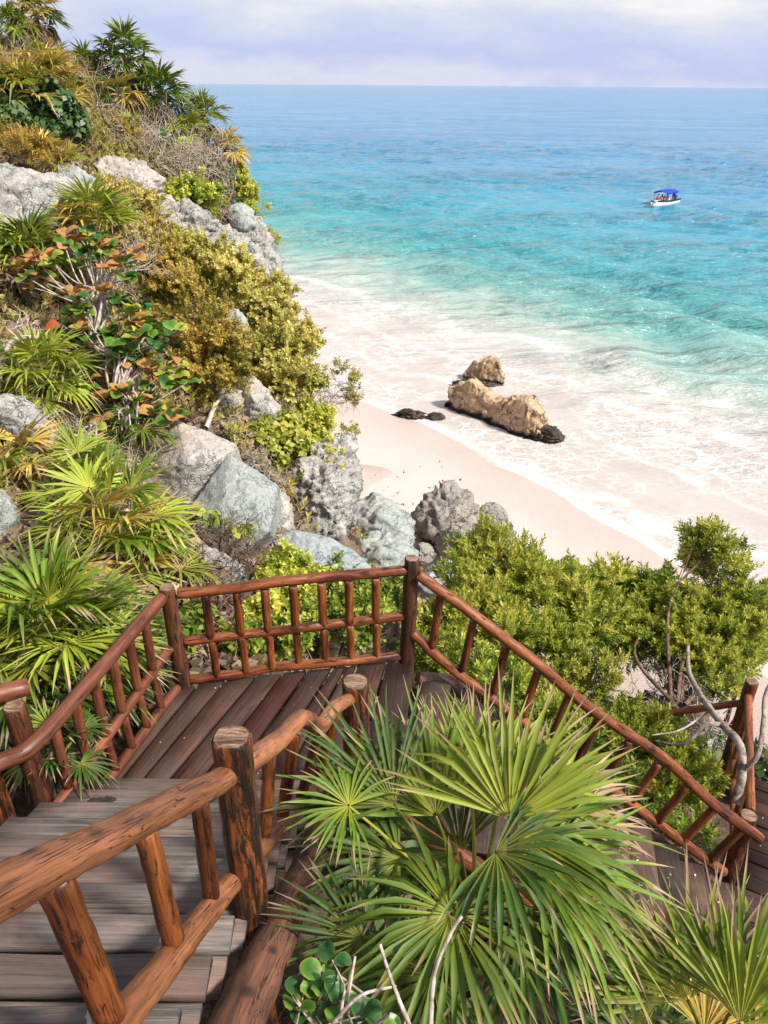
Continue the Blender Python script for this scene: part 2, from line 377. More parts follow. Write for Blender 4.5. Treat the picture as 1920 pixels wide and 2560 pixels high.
M['palm_gold'] = palm_mat('golden_palm_leaf', (0.60, 0.54, 0.09), (0.60, 0.50, 0.09), (0.56, 0.42, 0.09), (0.58, 0.36, 0.15), (0.46, 0.30, 0.19))
M['palm_dead'] = palm_mat('dead_palm_leaf', (0.30, 0.19, 0.10), (0.32, 0.22, 0.14), (0.34, 0.245, 0.175), (0.34, 0.26, 0.19), (0.38, 0.30, 0.24), 0.7)
M['shrub_green'] = leaf_mat('fresh_green_shrub_leaf', [(0, (0.045, 0.095, 0.014)), (0.38, (0.17, 0.25, 0.028)), (0.72, (0.42, 0.45, 0.06)), (1, (0.64, 0.58, 0.12))])
M['shrub_bright'] = leaf_mat('yellow_green_shrub_leaf', [(0, (0.08, 0.13, 0.016)), (0.35, (0.27, 0.34, 0.035)), (0.72, (0.53, 0.53, 0.08)), (1, (0.68, 0.60, 0.13))])
M['shrub_olive'] = leaf_mat('olive_shrub_leaf', [(0, (0.14, 0.135, 0.025)), (0.3, (0.38, 0.35, 0.07)), (0.7, (0.62, 0.55, 0.16)), (1, (0.72, 0.62, 0.24))])
M['shrub_rust'] = leaf_mat('rust_tinged_shrub_leaf', [(0, (0.08, 0.08, 0.014)), (0.35, (0.27, 0.245, 0.04)), (0.75, (0.54, 0.38, 0.08)), (1, (0.66, 0.40, 0.13))])
M['shrub_gold'] = leaf_mat('golden_shrub_leaf', [(0, (0.20, 0.18, 0.035)), (0.45, (0.50, 0.41, 0.11)), (1, (0.70, 0.56, 0.24))])
M['vine_dark'] = leaf_mat('dark_vine_leaf', [(0, (0.03, 0.08, 0.025)), (0.6, (0.08, 0.16, 0.045)), (0.9, (0.17, 0.23, 0.07)), (1, (0.38, 0.33, 0.15))], transl=0.2)
M['dead_leaf'] = leaf_mat('dry_brown_leaf', [(0, (0.08, 0.05, 0.03)), (0.5, (0.28, 0.19, 0.12)), (1, (0.50, 0.40, 0.28))], transl=0.1, rough=0.8)
for nm, e_ in (('grape_green', [(0, (0.05, 0.15, 0.02)), (0.7, (0.10, 0.24, 0.03)), (1, (0.34, 0.30, 0.05))]),
               ('grape_deep', [(0, (0.02, 0.085, 0.025)), (0.75, (0.04, 0.13, 0.03)), (1, (0.15, 0.2, 0.05))]),
               ('grape_lime', [(0, (0.22, 0.33, 0.04)), (0.7, (0.33, 0.40, 0.06)), (1, (0.48, 0.32, 0.08))]),
               ('grape_orange', [(0, (0.30, 0.24, 0.05)), (0.45, (0.44, 0.24, 0.08)), (1, (0.50, 0.20, 0.08))]),
               ('grape_red', [(0, (0.45, 0.12, 0.03)), (1, (0.5, 0.09, 0.03))])):
    M[nm] = leaf_mat(nm + '_leaf', e_, 'e', 0.25, 0.35)

def twig_mat(name, a, b_, c):
    m, n, l, b = mat_new(name, 0.8, 0.2)
    tc = n.new('ShaderNodeTexCoord')
    t = noise(n, l, mapping(n, l, tc.outputs['Object'], (14, 14, 14)), 1.0, 5, 0.65, 0.5)
    col = ramp(n, [(0.34, c), (0.5, b_), (0.66, a)]); l.new(t.outputs[0], col.inputs[0])
    l.new(col.outputs[0], b.inputs['Base Color']); bump(n, l, b, t.outputs[0], 0.6, 0.01)
    return m
M['twig'] = twig_mat('grey_twig', (0.58, 0.49, 0.42), (0.42, 0.34, 0.28), (0.18, 0.13, 0.10))
M['twig_pale'] = twig_mat('pale_branch', (0.60, 0.54, 0.49), (0.42, 0.36, 0.32), (0.16, 0.12, 0.10))
M['twig_grey'] = twig_mat('grey_gnarled_bark', (0.40, 0.34, 0.30), (0.26, 0.21, 0.18), (0.09, 0.07, 0.055))
M['twig_dark'] = twig_mat('brown_stem', (0.22, 0.15, 0.11), (0.13, 0.085, 0.06), (0.05, 0.03, 0.02))
M['palm_trunk'] = twig_mat('palm_trunk', (0.30, 0.23, 0.17), (0.17, 0.12, 0.09), (0.06, 0.04, 0.03))

def plain(name, c, rough=0.6, spec=0.4, var=0.15):
    m, n, l, b = mat_new(name, rough, spec)
    tc = n.new('ShaderNodeTexCoord'); t = noise(n, l, tc.outputs['Object'], 9, 4)
    l.new(mixc(n, l, math_(n, l, 'MULTIPLY', t.outputs[0], var * 2), c, tuple(x * 0.55 for x in c)), b.inputs['Base Color'])
    return m
# ------------------------------------------------------------------ the setting: hillside, beach, sea
SHORE_N = np.array([0.75, 0.66]); SHORE_C = 24.3
def shore(x, y): return SHORE_N[0] * x + SHORE_N[1] * y - SHORE_C

ctrl = [W(*p) - np.array([0, 0, dz]) for p, dz in [
    ((0, 1500, 6.6), .5), ((0, 1100, 9.3), .3), ((0, 800, 11.2), .3), ((0, 480, 15), .2), ((0, 230, 18), .3), ((0, 120, 20.5), .3),
    ((150, 1300, 8.3), .4), ((200, 1000, 11), .4), ((200, 750, 13), .3), ((200, 480, 16), .2), ((180, 240, 19), .3), ((150, 130, 22), .3),
    ((300, 350, 19), .2), ((330, 270, 22), .2), ((450, 370, 22), .2), ((560, 470, 22.5), .2), ((400, 850, 14), .4), ((450, 600, 18), .3),
    ((350, 480, 18), .2), ((640, 620, 22.5), .3), ((660, 720, 21.5), .3), ((600, 800, 18), .5), ((700, 920, 17.5), .8), ((790, 1050, 17), .6),
    ((600, 1000, 15), .2), ((840, 1180, 16.5), .2), ((500, 1180, 11.5), .3), ((330, 1180, 10.5), .3), ((650, 1290, 12.5), .2), ((830, 1350, 15), .2),
    ((640, 1130, 14), .2), ((450, 1350, 8.6), .3), ((560, 1500, 8), .2), ((700, 1560, 8.2), .5), ((900, 1560, 8.4), .7), ((800, 1450, 11), .2),
    ((950, 1420, 18.5), .3), ((300, 1420, 7.6), .3)]]
ctrl += [np.array(p, float) for p in [
    (-1.5, 27, -14.2), (-1.0, 23, -14.2), (0.7, 18.5, -13.4), (1.2, 14.5, -12.2), (1.6, 12, -10.4), (0.9, 20.5, -14.3), (2.5, 16, -13.6),
    (-4, 28, -9.5), (-4.5, 31, -14.3), (-8, 30, -6), (-8, 36, -14.3), (-13, 29, -4), (-14, 40, -14.2), (-20, 30, 0), (-22, 44, -14), (-30, 20, 4), (-16, 20, 2.2),
    (-14, 12, 0.5), (-12, 5, -0.5), (-6, 1, -2.0), (-9, 8, -1.5), (-30, 5, 4), (-30, -5, 3), (-8, -6, -1), (-20, 50, -15.2), (-30, 55, -15.2),
    (-4, 4.2, -3.9), (-2.7, 4.6, -4.7), (-3.3, 2.0, -3.2), (-2.5, 3.4, -4.6), (-1.2, 0.2, -2.6), (-1.2, 1.4, -3.6), (-1.2, 2.6, -4.4), (-1.2, 4.0, -4.95), (-.4, 5, -5.2), (-1.9, 5.2, -4.8),
    (0, -0.5, -1.75), (0, -4, -1.7), (3, -3, -2.6), (0.2, 1.0, -3.9), (0.2, 2.2, -4.9), (0.6, 3.2, -5.6), (1.3, 2.0, -5.6), (1.4, 1.0, -4.6), (2.6, 1.4, -6.4), (3.2, 0, -5),
    (1.2, 4.6, -6.0), (2.2, 4.4, -6.7), (3.2, 4.4, -7.5), (4.5, 4.5, -7.6), (5, 2, -7.4), (6, 7, -7.8), (9, 0, -7), (9, 7, -8.5), (12, 3, -10), (15, -4, -8),
    (1.0, 6.2, -6.3), (1.2, 8, -7.5), (2.6, 7.0, -7.7), (3, 8.6, -8.4), (4.2, 8.5, -8.5), (3, 11, -10.2), (5, 11.5, -10.8), (7, 10.5, -11), (4, 15, -13.4), (8, 14, -13.9), (11, 10, -13.6), (14, 8, -14.2),
    (3.5, 19, -14.35), (2, 24, -14.5), (10, 17, -14.5), (6, 22, -14.6), (0, 30, -14.6), (-3, 36, -14.8), (16, 10, -15.2), (20, 4, -15.3), (6, 32, -15.4), (20, 15, -16), (0, 45, -15.9), (12, 30, -16), (22, -4, -14)]]
ctrl = np.array(ctrl)
_cx = ctrl[:, :2]
_A = np.linalg.norm(_cx[:, None] - _cx[None], axis=2)
_n = len(ctrl)
_B = np.zeros((_n + 3, _n + 3)); _B[:_n, :_n] = _A - 0.04 * np.eye(_n) * 0
_B[:_n, _n] = 1; _B[_n, :_n] = 1; _B[:_n, _n + 1:] = _cx; _B[_n + 1:, :_n] = _cx.T
_sol = np.linalg.lstsq(_B, np.concatenate([ctrl[:, 2], np.zeros(3)]), rcond=None)[0]
def hill_z(x, y):
    x = np.asarray(x, float); y = np.asarray(y, float); sh = x.shape
    q = np.stack([x.ravel(), y.ravel()], 1)
    z = np.zeros(len(q))
    for s in range(0, len(q), 20000):
        d = np.linalg.norm(q[s:s + 20000, None] - _cx[None], axis=2)
        z[s:s + 20000] = d @ _sol[:_n] + _sol[_n] + q[s:s + 20000] @ _sol[_n + 1:]
    return z.reshape(sh)

def grid_faces(nu, nv):
    i = np.arange(nu * nv).reshape(nu, nv)
    return np.stack([i[:-1, :-1].ravel(), i[1:, :-1].ravel(), i[1:, 1:].ravel(), i[:-1, 1:].ravel()], 1)
def soil_mat():
    m, n, l, b = mat_new('hillside_soil', 0.95, 0.15)
    g = n.new('ShaderNodeNewGeometry'); v = g.outputs['Position']
    n1 = noise(n, l, v, 0.7, 6, 0.6, 0.4); n2 = noise(n, l, v, 9, 6, 0.7); n3 = noise(n, l, v, 60, 4, 0.6)
    s = math_(n, l, 'ADD', math_(n, l, 'MULTIPLY', n1.outputs[0], 0.5), math_(n, l, 'MULTIPLY', n2.outputs[0], 0.5))
    col = ramp(n, [(0.35, (0.05, 0.035, 0.025)), (0.48, (0.17, 0.12, 0.085)), (0.58, (0.30, 0.22, 0.17)), (0.68, (0.42, 0.36, 0.31))]); l.new(s, col.inputs[0])
    c = mixc(n, l, math_(n, l, 'MULTIPLY', n3.outputs[0], 0.5), col.outputs[0], (0.05, 0.032, 0.022))
    # white sand where the slope runs out onto the beach
    sp = n.new('ShaderNodeSeparateXYZ'); l.new(v, sp.inputs[0])
    sm = maprange(n, l, math_(n, l, 'ADD', sp.outputs[2], math_(n, l, 'MULTIPLY', n1.outputs[0], -1.6)), -14.6, -13.6, 1, 0)
    c = mixc(n, l, sm, c, (0.47, 0.38, 0.34))
    l.new(c, b.inputs['Base Color'])
    bump(n, l, b, math_(n, l, 'ADD', n2.outputs[0], math_(n, l, 'MULTIPLY', n3.outputs[0], 0.3)), 0.9, 0.08)
    return m
M['soil'] = soil_mat()
gx = np.concatenate([np.linspace(-34, -10, 60), np.linspace(-9.85, 8, 170), np.linspace(8.2, 24, 40)])
gy = np.concatenate([np.linspace(-8, -0.2, 16), np.linspace(0, 32, 250), np.linspace(32.3, 58, 60)])
X, Y = np.meshgrid(gx, gy, indexing='ij')
Z = hill_z(X, Y)
P3 = np.stack([X.ravel(), Y.ravel(), Z.ravel() * 0.5], 1)
rough = np.clip((Z.ravel() - ZS) / 3.0, 0.0, 1)
Z = Z + ((0.16 * fbm(P3 * 0.9, 4) + 0.05 * fbm(P3 * 5, 3)) * rough).reshape(Z.shape)
hill_mesh = mesh_np('hillside', np.stack([X.ravel(), Y.ravel(), Z.ravel()], 1), [grid_faces(len(gx), len(gy))], [M['soil']])
structure(obj('hillside', hill_mesh))

def shore_node(n, l, warp=1.6):
    g = n.new('ShaderNodeNewGeometry'); v = g.outputs['Position']
    sp = n.new('ShaderNodeSeparateXYZ'); l.new(v, sp.inputs[0])
    s = math_(n, l, 'ADD', math_(n, l, 'MULTIPLY', sp.outputs[0], float(SHORE_N[0])), math_(n, l, 'MULTIPLY_ADD', sp.outputs[1], float(SHORE_N[1]), -SHORE_C))
    return v, s

def shore_wobble(x, y):                      # the run-up of the last wave along the beach
    p = np.stack([np.ravel(x) * 0.09, np.ravel(y) * 0.09, np.zeros(np.size(x))], 1)
    return (1.9 * fbm(p, 3) ).reshape(np.shape(x))
def sand_mat():
    m, n, l, b = mat_new('pale_pink_sand', 0.9, 0.25)
    v, s = shore_node(n, l)
    n1 = noise(n, l, v, 0.35, 5, 0.55, 0.5); n2 = noise(n, l, v, 3.5, 5, 0.6); n3 = noise(n, l, v, 45, 3, 0.6)
    c = mixc(n, l, n1.outputs[0], (0.51, 0.44, 0.412), (0.56, 0.49, 0.462))
    c = mixc(n, l, math_(n, l, 'MULTIPLY', n3.outputs[0], 0.22), c, (0.36, 0.26, 0.22))
    sp = n.new('ShaderNodeSeparateXYZ'); l.new(v, sp.inputs[0])
    hz = math_(n, l, 'ADD', sp.outputs[2], math_(n, l, 'MULTIPLY', n1.outputs[0], -0.12))
    wet = maprange(n, l, hz, ZS - 0.06, ZS + 0.26, 1, 0, True)
    c = mixc(n, l, math_(n, l, 'MULTIPLY', wet, 0.8), c, (0.46, 0.365, 0.325))
    l.new(c, b.inputs['Base Color'])
    l.new(maprange(n, l, wet, 0, 1, 0.9, 0.28), b.inputs['Roughness'])
    h = math_(n, l, 'ADD', math_(n, l, 'MULTIPLY', n2.outputs[0], 1.0), math_(n, l, 'MULTIPLY', n3.outputs[0], 0.12))
    bump(n, l, b, h, 0.35, 0.08)
    return m
M['sand'] = sand_mat()
bx_ = np.linspace(-45, 45, 240); by_ = np.linspace(-6, 90, 260)
X, Y = np.meshgrid(bx_, by_, indexing='ij')
S = shore(X, Y) + shore_wobble(X, Y)
Z = np.where(S < 0, ZS + np.minimum(-S * 0.055, 0.55 + (-S) * 0.012), ZS - S * 0.10)
Z = Z + 0.03 * fbm(np.stack([X.ravel() * .6, Y.ravel() * .6, 0 * X.ravel()], 1), 3).reshape(X.shape)
structure(obj('beach', mesh_np('beach', np.stack([X.ravel(), Y.ravel(), Z.ravel()], 1), [grid_faces(len(bx_), len(by_))], [M['sand']])))

def sea_mat():
    m, n, l, b = mat_new('sea_water', 0.12, 0.5)
    b.inputs['IOR'].default_value = 1.33
    v, s = shore_node(n, l)
    w1 = noise(n, l, mapping(n, l, v, (1, 1, 0)), 0.075, 5, 0.55, 0.6)
    w2 = noise(n, l, mapping(n, l, v, (1, 1, 0), rot=(0, 0, 0.72)), 0.35, 5, 0.6, 0.8)
    sw = math_(n, l, 'ADD', s, math_(n, l, 'MULTIPLY_ADD', w1.outputs[0], 14.0, -7.0))
    sw = math_(n, l, 'ADD', sw, math_(n, l, 'MULTIPLY_ADD', w2.outputs[0], 7.0, -3.5))
    t = math_(n, l, 'DIVIDE', sw, 200.0)
    col = ramp(n, [(0.0, (0.43, 0.375, 0.355)), (0.06, (0.44, 0.405, 0.38)), (0.09, (0.33, 0.42, 0.38)), (0.13, (0.13, 0.34, 0.33)), (0.20, (0.045, 0.285, 0.33)),
                   (0.32, (0.045, 0.265, 0.375)), (0.50, (0.05, 0.235, 0.40)), (0.75, (0.06, 0.23, 0.42)), (1.0, (0.07, 0.235, 0.42))])
    l.new(t, col.inputs[0]); c = col.outputs[0]
    # milky sand stirred up by the breakers
    st = ramp(n, [(0.47, 0), (0.62, 1)]); l.new(noise(n, l, mapping(n, l, v, (1, 1, 0), rot=(0, 0, 0.85), loc=(4, 9, 0)), 0.16, 5, 0.6, 1.0).outputs[0], st.inputs[0])
    stm = math_(n, l, 'MULTIPLY', st.outputs[0], maprange(n, l, s, 14, 34, 0.6, 0.0))
    c = mixc(n, l, stm, c, (0.46, 0.44, 0.41))
    # foam: lace of broken bubbles, thick close to the beach
    wv = n.new('ShaderNodeVectorMath'); wv.operation = 'MULTIPLY_ADD'
    l.new(noise(n, l, v, 0.9, 4, 0.6).outputs['Color'], wv.inputs[0]); wv.inputs[1].default_value = (1.5, 1.5, 0)
    fv = mapping(n, l, v, (0.8, 1.25, 0), rot=(0, 0, 0.72)); l.new(fv, wv.inputs[2])
    lace = None
    for sc_, th in ((0.95, 0.085), (2.1, 0.10)):
        vo = n.new('ShaderNodeTexVoronoi'); vo.feature = 'DISTANCE_TO_EDGE'; vo.inputs['Scale'].default_value = sc_
        l.new(wv.outputs[0], vo.inputs['Vector'])
        x = maprange(n, l, vo.outputs['Distance'], 0.015, th, 1, 0, True)
        lace = x if lace is None else math_(n, l, 'MAXIMUM', lace, math_(n, l, 'MULTIPLY', x, 0.7))
    patch = ramp(n, [(0.40, 0), (0.58, 1)]); l.new(noise(n, l, v, 0.22, 5, 0.6, 0.7).outputs[0], patch.inputs[0])
    near = maprange(n, l, s, 11, 20, 1, 0, True)
    wid = math_(n, l, 'MULTIPLY', lace, math_(n, l, 'MULTIPLY', near, math_(n, l, 'MULTIPLY_ADD', patch.outputs[0], 0.7, 0.02)))
    # crests of spilling waves
    ph = math_(n, l, 'ADD', s, math_(n, l, 'MULTIPLY_ADD', noise(n, l, v, 0.12, 4, 0.5).outputs[0], 9.0, -4.5))
    crest = None
    for c0, w_, amt in ((0.5, 0.7, 0.8), (5.6, 0.5, 0.7), (10.5, 0.9, 0.8), (15.5, 1.4, 0.7)):
        d = math_(n, l, 'ABSOLUTE', math_(n, l, 'SUBTRACT', ph, c0))
        k = math_(n, l, 'MULTIPLY', maprange(n, l, d, 0, w_, 1, 0, True), amt)
        crest = k if crest is None else math_(n, l, 'MAXIMUM', crest, k)
    brk = ramp(n, [(0.42, 0), (0.56, 1)]); l.new(noise(n, l, v, 0.7, 6, 0.7, 0.5).outputs[0], brk.inputs[0])
    crest = math_(n, l, 'MULTIPLY', crest, math_(n, l, 'MULTIPLY_ADD', brk.outputs[0], 0.8, 0.2))
    edge = attr(n, 'edge').outputs['Fac']
    foam = math_(n, l, 'MAXIMUM', math_(n, l, 'MAXIMUM', wid, crest), math_(n, l, 'MULTIPLY', edge, math_(n, l, 'MULTIPLY_ADD', brk.outputs[0], 0.55, 0.45)), None)
    foam = math_(n, l, 'MINIMUM', foam, 1.0)
    c = mixc(n, l, foam, c, (0.68, 0.66, 0.65))
    l.new(c, b.inputs['Base Color'])
    l.new(maprange(n, l, math_(n, l, 'MAXIMUM', foam, maprange(n, l, s, 8, 20, 0.5, 0)), 0, 1, 0.10, 0.75), b.inputs['Roughness'])
    # wind ripples, long-crested along the shore; smaller ones ride on them
    rv = mapping(n, l, v, (0.42, 1.25, 0), rot=(0, 0, 0.22))
    r1 = noise(n, l, rv, 0.55, 5, 0.6, 0.3); r2 = noise(n, l, rv, 0.24, 4, 0.5, 0.25); r3 = noise(n, l, rv, 2.6, 3, 0.6, 0.2)
    r5 = noise(n, l, mapping(n, l, v, (0.3, 1.0, 0), rot=(0, 0, 0.12)), 0.045, 5, 0.6, 0.3)
    wind = maprange(n, l, r5.outputs[0], 0.42, 0.58)
    h = math_(n, l, 'ADD', math_(n, l, 'MULTIPLY', r1.outputs[0], 1.25), math_(n, l, 'ADD', math_(n, l, 'MULTIPLY', r2.outputs[0], 2.6), math_(n, l, 'MULTIPLY', r3.outputs[0], 0.3)))
    amp = maprange(n, l, s, 4, 26, 0.05, 1.0)
    h = math_(n, l, 'MULTIPLY', h, amp)
    h = math_(n, l, 'MULTIPLY', h, math_(n, l, 'MULTIPLY_ADD', wind, 0.9, 0.5))
    h = math_(n, l, 'ADD', h, math_(n, l, 'MULTIPLY', math_(n, l, 'MULTIPLY', r5.outputs[0], 3.0), maprange(n, l, s, 40, 160, 0.0, 1.0)))
    h = math_(n, l, 'ADD', h, math_(n, l, 'MULTIPLY', foam, 0.02))
    bump(n, l, b, h, 1.0, 1.0)
    return m
M['sea'] = sea_mat()
th = np.radians(np.linspace(-78, 82, 360))
rr = np.concatenate([np.exp(np.linspace(math.log(15), math.log(260), 520)), np.exp(np.linspace(math.log(264), math.log(22000), 60))])
R_, T_ = np.meshgrid(rr, th, indexing='ij')
X, Y = R_ * np.sin(T_), R_ * np.cos(T_)
S = shore(X, Y); SW = S + shore_wobble(X, Y)
Q = np.stack([X.ravel(), Y.ravel(), np.zeros(X.size)], 1)
warp = fbm(Q * 0.04, 3).reshape(X.shape)
calm = np.clip((S - 3) / 22, 0.05, 1) * np.clip(1.3 - R_ / 900, 0, 1)
q2 = np.stack([X.ravel() * .30 + Y.ravel() * 0.10, Y.ravel() * .62 - X.ravel() * 0.16, 0 * X.ravel()], 1)
Zw = 0.30 * np.sin(S * 0.62 + warp * 7.0) * np.clip(0.5 + warp, 0.1, 1) + 0.22 * fbm(q2 * 0.55, 3).reshape(X.shape) + 0.10 * ridge(q2 * 1.7 + 3, 3).reshape(X.shape)
swell = 0.55 * np.exp(-((S + warp * 5 - 27) / 2.2) ** 2) * np.clip(vnoise(Q * 0.06 + 4).reshape(X.shape) + 0.6, 0, 1) + 0.18 * np.exp(-((S + warp * 5 - 19) / 1.6) ** 2)
Z = ZS + 0.015 + Zw * calm + swell + 0.02 * fbm(Q * 0.5, 3).reshape(X.shape) * np.clip(S / 6, 0, 1)
Z = np.where(SW < 0.0, ZS + 0.015 + SW * 0.35, Z)          # the thin front edge dives under the sand
edge = np.clip(1 - np.abs(SW - 0.25) / 0.75, 0, 1)
edge = np.maximum(edge, 0)
sea_mesh = mesh_np('sea', np.stack([X.ravel(), Y.ravel(), Z.ravel()], 1), [grid_faces(len(rr), len(th))], [M['sea']], {'edge': edge.ravel()})
structure(obj('sea', sea_mesh))

# ------------------------------------------------------------------ builders: logs, planks, rocks
def catmull(P, step):
    P = np.asarray(P, float)
    if len(P) == 2:
        k = max(2, int(np.linalg.norm(P[1] - P[0]) / step) + 1)
        return P[0] + (P[1] - P[0]) * np.linspace(0, 1, k)[:, None]
    Q = np.vstack([2 * P[0] - P[1], P, 2 * P[-1] - P[-2]]); out = []
    for i in range(1, len(Q) - 2):
        k = max(2, int(np.linalg.norm(Q[i + 1] - Q[i]) / step))
        t = np.linspace(0, 1, k, endpoint=False)[:, None]
        out.append(0.5 * (2 * Q[i] + (Q[i + 1] - Q[i - 1]) * t + (2 * Q[i - 1] - 5 * Q[i] + 4 * Q[i + 1] - Q[i + 2]) * t ** 2 + (3 * Q[i] - Q[i - 1] - 3 * Q[i + 1] + Q[i + 2]) * t ** 3))
    return np.vstack(out + [P[-1:]])
def frames(P):
    T = np.gradient(P, axis=0); T /= np.linalg.norm(T, axis=1)[:, None] + 1e-12
    a = np.array([0, 0, 1.0]) if abs(T[0, 2]) < 0.9 else np.array([1.0, 0, 0])
    N = np.zeros_like(P); n_ = np.cross(T[0], a); n_ /= np.linalg.norm(n_)
    for i in range(len(P)):
        n_ = n_ - T[i] * (n_ @ T[i]); n_ /= np.linalg.norm(n_) + 1e-12; N[i] = n_
    return T, N, np.cross(T, N)
_seed = [0]
def log(name, pts, r, mat, parent=None, seg=14, rough=0.07, step=None, cap=True, label=None, wander=0.0):
    _seed[0] += 1; sd = _seed[0] * 3.7
    r0, r1 = (r, r) if np.isscalar(r) else r
    P = catmull(pts, step or max(0.045, 0.9 * max(r0, r1)))
    k = len(P); tt = np.linspace(0, 1, k)
    if wander:
        d = np.stack([vnoise(np.stack([tt * 5 + sd, tt * 0 + j * 9, tt * 0], 1)) for j in range(3)], 1)
        P = P + d * wander * np.sin(np.pi * tt)[:, None]
    T, N, B = frames(P)
    L = np.concatenate([[0], np.cumsum(np.linalg.norm(np.diff(P, axis=0), axis=1))])
    ang = np.linspace(0, 2 * np.pi, seg, endpoint=False)
    ca, sa = np.cos(ang), np.sin(ang)
    rad = (r0 + (r1 - r0) * tt)[:, None] * np.ones((1, seg))
    s = np.stack([(ca[None] + 0 * L[:, None]).ravel() * 1.2 + sd, (sa[None] + 0 * L[:, None]).ravel() * 1.2, (L[:, None] / max(r0, r1) * 0.35 + 0 * ca[None]).ravel()], 1)
    rad = rad * (1 + rough * fbm(s, 3).reshape(rad.shape))
    if cap:                                          # worn, slightly rounded ends
        rad[0] *= 0.86; rad[-1] *= 0.86
        P = np.vstack([P[:1] , P[:1] + T[0] * r0 * 0.14, P[1:-1], P[-1:] - T[-1] * r1 * 0.14, P[-1:]])
        rad = np.vstack([rad[:1], rad[:1] / 0.86, rad[1:-1], rad[-1:] / 0.86, rad[-1:]])
        N = np.vstack([N[:1], N[:1], N[1:-1], N[-1:], N[-1:]]); B = np.vstack([B[:1], B[:1], B[1:-1], B[-1:], B[-1:]])
        L = np.concatenate([[0, r0 * 0.14], L[1:-1], [L[-1] - r1 * 0.14, L[-1]]]); k = len(P)
    V = P[:, None] + rad[..., None] * (ca[None, :, None] * N[:, None] + sa[None, :, None] * B[:, None])
    LC = np.stack([rad * ca[None], rad * sa[None], L[:, None] + 0 * rad], 2)
    i = np.arange(k * seg).reshape(k, seg); j = np.roll(i, -1, axis=1)
    F = np.stack([i[:-1].ravel(), j[:-1].ravel(), j[1:].ravel(), i[1:].ravel()], 1)
    V = V.reshape(-1, 3); LC = LC.reshape(-1, 3); fm = np.zeros(len(F), int); Fs = [F]
    if cap:
        n0 = len(V)
        c0 = V[:seg].mean(0); c1 = V[-seg:].mean(0)
        V = np.vstack([V, V[:seg], V[n0 - seg:n0], c0[None], c1[None]])
        LC = np.vstack([LC, LC[:seg], LC[n0 - seg:n0], [[0, 0, 0]], [[0, 0, L[-1]]]])
        a = np.arange(seg); b_ = np.roll(a, -1)
        tri = np.vstack([np.stack([n0 + b_, n0 + a, np.full(seg, n0 + 2 * seg)], 1), np.stack([n0 + seg + a, n0 + seg + b_, np.full(seg, n0 + 2 * seg + 1)], 1)])
        Fs.append(tri); fm = np.concatenate([fm, np.ones(len(tri), int)])
    c = V.mean(0)
    me = mesh_np(name, V - c, Fs, [mat, M['log_end']], {'lc': LC}, True, fm)
    o = obj(name, me, parent, c)
    if label: o['label'] = label
    return o
def plank(name, quad, thick, mat, parent, warp=0.006, nseg=6, label=None):
    """quad: four top corners a,b,c,d; the board runs from edge a-b to edge d-c."""
    _seed[0] += 1; sd = _seed[0] * 1.9
    a, b_, c, d = [np.asarray(p, float) for p in quad]
    t = np.linspace(0, 1, nseg + 1); e = min(0.008, thick * 0.3)
    L = np.linalg.norm((d + c - a - b_) / 2); wdt = np.linalg.norm(b_ - a)
    side = unit(b_ - a); up = unit(np.cross(b_ - a, d - a)); up = up if up[2] > 0 else -up
    rows = []; lcs = []
    jl = 0.004 * vnoise(np.stack([t * 6 + sd, t * 0, t * 0], 1)); jr = 0.004 * vnoise(np.stack([t * 6 + sd, t * 0 + 5, t * 0], 1))
    wz = warp * vnoise(np.stack([t * 2 + sd, t * 0 + 9, t * 0], 1)); tw = warp * vnoise(np.stack([t * 2 + sd, t * 0 + 19, t * 0], 1))
    for k, q in enumerate(t):
        l_ = a + (d - a) * q + side * jl[k]; r_ = b_ + (c - b_) * q + side * jr[k]
        z0 = up * (wz[k] + tw[k]); z1 = up * (wz[k] - tw[k])
        rows.append([l_ + z0 - up * thick, l_ + z0 - up * e, l_ + z0 + side * e, r_ + z1 - side * e, r_ + z1 - up * e, r_ + z1 - up * thick])
        lcs.append([[0, 0, q * L], [0, thick, q * L], [0.01, thick, q * L], [wdt - .01, thick, q * L], [wdt, thick, q * L], [wdt, 0, q * L]])
    V = np.array(rows).reshape(-1, 3); LC = np.array(lcs).reshape(-1, 3)
    i = np.arange(len(V)).reshape(nseg + 1, 6); j = np.roll(i, -1, axis=1)
    F = np.stack([i[:-1].ravel(), j[:-1].ravel(), j[1:].ravel(), i[1:].ravel()], 1)
    caps = np.array([i[0, ::-1], i[-1]])
    ctr = V.mean(0)
    me = mesh_np(name, V - ctr, [F, caps], [mat], {'lc': LC}, False)
    bm = bmesh.new(); bm.from_mesh(me); bmesh.ops.recalc_face_normals(bm, faces=bm.faces); bm.to_mesh(me); bm.free()
    o = obj(name, me, parent, ctr)
    if label: o['label'] = label
    return o

